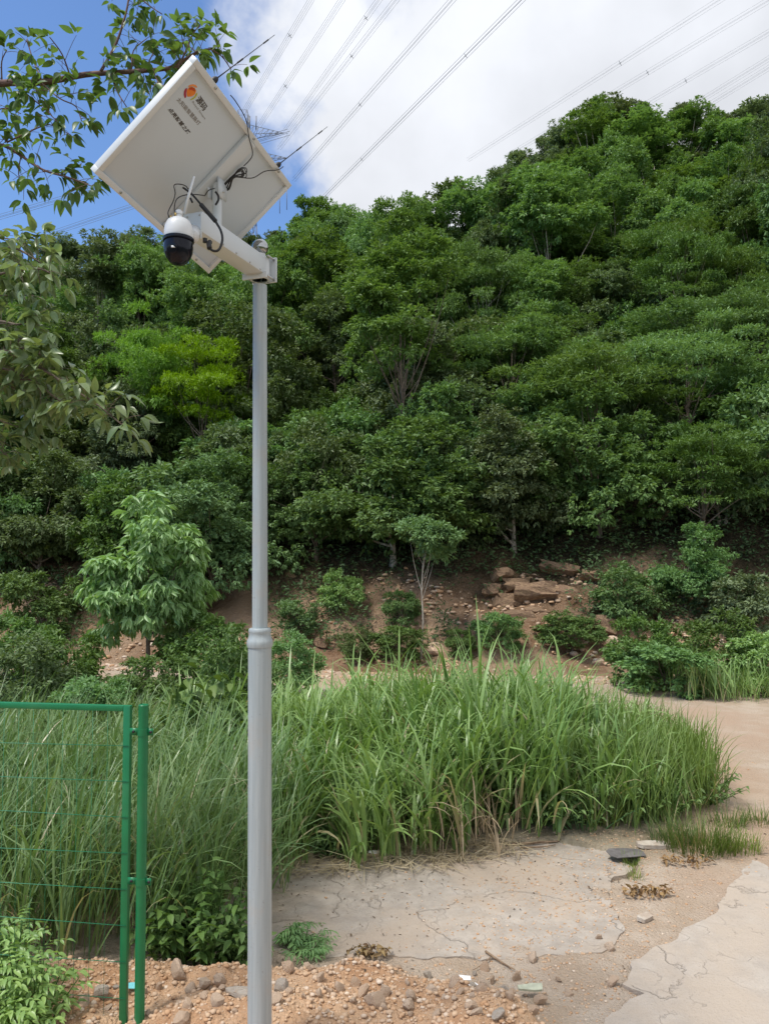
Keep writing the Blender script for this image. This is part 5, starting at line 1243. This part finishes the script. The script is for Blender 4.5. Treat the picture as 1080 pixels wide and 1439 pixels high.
M['pebble'] = t.surf(t.n('ShaderNodeBsdfPrincipled', {'Base Color': cr_.outputs[0], 'Roughness': .95, 'Specular IOR Level': .15}).outputs[0])
def mound_xy(rng, n):
    X = rng.uniform(-2.4, 1.3, n*3); Y = rng.uniform(3.9, 4.95, n*3); k = rng.random(n*3) < mound_w(X, Y); return X[k][:n], Y[k][:n]
def strip_xy(rng, n):
    Y = rng.uniform(4.0, 7.0, n*3); X = .6+.42*(Y-4)*1.2+rng.normal(size=n*3)*.55; return X[:n], Y[:n]
pebbles('rubble_gravel', 1, 6000, mound_xy, .003, .017, 'pebble', 'small clods and pebbles of the tan rubble heap')
pebbles('road_gravel', 2, 5000, strip_xy, .002, .011, 'pebble', 'loose gravel on the strip between the concrete slabs')
def spread_xy(rng, n): return rng.uniform(-1, 4.5, n), rng.uniform(4.2, 11, n)
pebbles('scattered_gravel', 3, 1500, spread_xy, .002, .012, 'pebble', 'sparse pebbles scattered over concrete and dirt')
def bank_xy(rng, n): X = rng.uniform(-9, 9, n); return X, bank_y(X)-.9+1.0*rng.random(n)
pebbles('bank_gravel', 4, 2500, bank_xy, .01, .06, 'pebble', 'tan gravel spilled along the foot of the bank')

def cut_xy(rng, n):
    X = rng.uniform(-9, 9, n*4); d = 3.4*rng.random(n*4); k = fbm(X*.8, d*.9, 333)+.25*rng.random(n*4) > .62; X = X[k][:n]; return X, bank_y(X)+.2+d[k][:n]
pebbles('bank_rubble', 6, 3400, cut_xy, .012, .075, 'pebble', 'broken stones and clods lodged in the face of the cut bank', hill_z)

# ------------------------------------------------------------------ litter and sticks
def lay(px, py, extra=.01):
    p = gnd(px, py)
    for _ in range(3): p = gnd(px, py, surf_z(p.x, p.y)+extra)
    return p
def scrap(name, px, py, lx, ly, th, rz, tilt, mat, label, cat, seed, group=None):
    rr = random.Random(seed); p = lay(px, py, .05 if py > 1300 else .02); bm = bmesh.new()
    n = 9; out = []
    for k in range(n):
        a = 6.283*k/n; sx = max(-1, min(1, 1.35*math.cos(a))); sy = max(-1, min(1, 1.35*math.sin(a)))
        out.append((lx*.5*sx*rr.uniform(.85, 1.0), ly*.5*sy*rr.uniform(.8, 1.0)))
    top = [bm.verts.new((x, y, th*.5+rr.uniform(-.3, .6)*min(th*2, .012))) for x, y in out]; bot = [bm.verts.new((x, y, v.co.z-th)) for (x, y), v in zip(out, top)]
    bm.faces.new(top); bm.faces.new(bot[::-1])
    for k in range(n): bm.faces.new((top[k], bot[k], bot[(k+1) % n], top[(k+1) % n]))
    bmesh.ops.triangulate(bm, faces=[f for f in bm.faces if len(f.verts) > 4]); bmesh.ops.recalc_face_normals(bm, faces=bm.faces)
    me = bpy.data.meshes.new(name); bm.to_mesh(me); bm.free(); o = link(name, me, M[mat]); o.location = p; o.rotation_euler = (tilt, .05, rz)
    return tag(o, label, cat, group)
scrap('plastic_scrap', 652, 1374, .085, .04, .004, .1, .25, 'plastic', 'white plastic scrap on the rubble, upper of two', 'litter', 1, 'white scraps')
scrap('plastic_scrap', 664, 1386, .075, .045, .004, .6, .3, 'plastic', 'white plastic scrap on the rubble, lower of two', 'litter', 2, 'white scraps')
scrap('plastic_scrap', 530, 1197, .16, .06, .004, .2, .1, 'plastic', 'white plastic scrap at the edge of the tall grass', 'litter', 3)
scrap('plastic_scrap', 186, 1385, .09, .04, .004, .4, .4, 'tealplastic', 'teal plastic scrap between the fence post and frame', 'litter', 4)
scrap('flat_board', 745, 1388, .15, .05, .012, .12, .15, 'board', 'pale greenish board offcut lying on the rubble', 'board', 5)
scrap('dark_scrap', 878, 1199, .34, .17, .006, .2, .06, 'darkscrap', 'dark flat scrap lying at the corner of the broken slab', 'litter', 6)
scrap('slab_fragment', 915, 1187, .30, .10, .03, .05, .05, 'greystone', 'pale concrete fragment right behind the dark flat scrap', 'concrete piece', 7)
scrap('slab_fragment', 905, 1290, .13, .07, .025, .6, .08, 'greystone', 'small concrete fragment beside the road slab edge', 'concrete piece', 9)
def stick(pts, r, label, name='stick'):
    P = [lay(x, y, .012+.008*(k % 2)) for k, (x, y) in enumerate(pts)]
    o = MB().tube(smooth_path(P, 4), np.linspace(r, r*.45, (len(P)-1)*4+1), 6).build(name, M['stick'], None, True)
    return tag(o, label, 'stick')
stick([(682, 1337), (698, 1348), (712, 1357), (722, 1362)], .008, 'brown stick lying on the dirt above the pale board')
stick([(690, 1344), (676, 1356), (664, 1363)], .004, 'thin twig crossing beside the brown stick')
stick([(720, 1187), (752, 1184), (786, 1182)], .014, 'dead branch lying at the front of the tall grass')
stick([(730, 1191), (760, 1190), (780, 1187)], .008, 'thinner dead branch beside the dead branch by the tall grass')
def leaf_pile(px, py, n, rad, label, seed):
    rng = np.random.default_rng(seed); p = lay(px, py); r = rad*np.sqrt(rng.random(n)); a = rng.random(n)*6.283
    P = np.stack([r*np.cos(a)*1.8, r*np.sin(a)*.8, .01+.035*rng.random(n)], 1); A = rand_unit(rng, n)*np.array([1, 1, .4]); Nn = np.array([0, 0, 1.0])+rng.normal(size=(n, 3))*.5
    V, q, st = leaf_batch(P, A, Nn, .05*(.6+.6*rng.random(n)), .022*(.7+.5*rng.random(n)), ovate(4, .3, .5))
    o = link('dry_leaf_pile', make_mesh('dry_leaf_pile', V, [q], {'rnd': np.repeat(rng.random(n), st)}), M['dryleaf']); o.location = p
    return tag(o, label, 'dry leaves', 'heaps of dry leaves')
leaf_pile(520, 1342, 70, .075, 'yellow brown heap of dry leaves at the edge of the rubble', 1)
leaf_pile(907, 1256, 80, .10, 'yellow brown heap of dry leaves beside the concrete road', 2)
leaf_pile(965, 1212, 60, .12, 'dark dry debris at the foot of the largest tuft', 3)
print('triangles', sum(len(m.loop_triangles) or sum(len(p.vertices)-2 for p in m.polygons) for m in bpy.data.meshes if m.users), 'trees', len(cand))
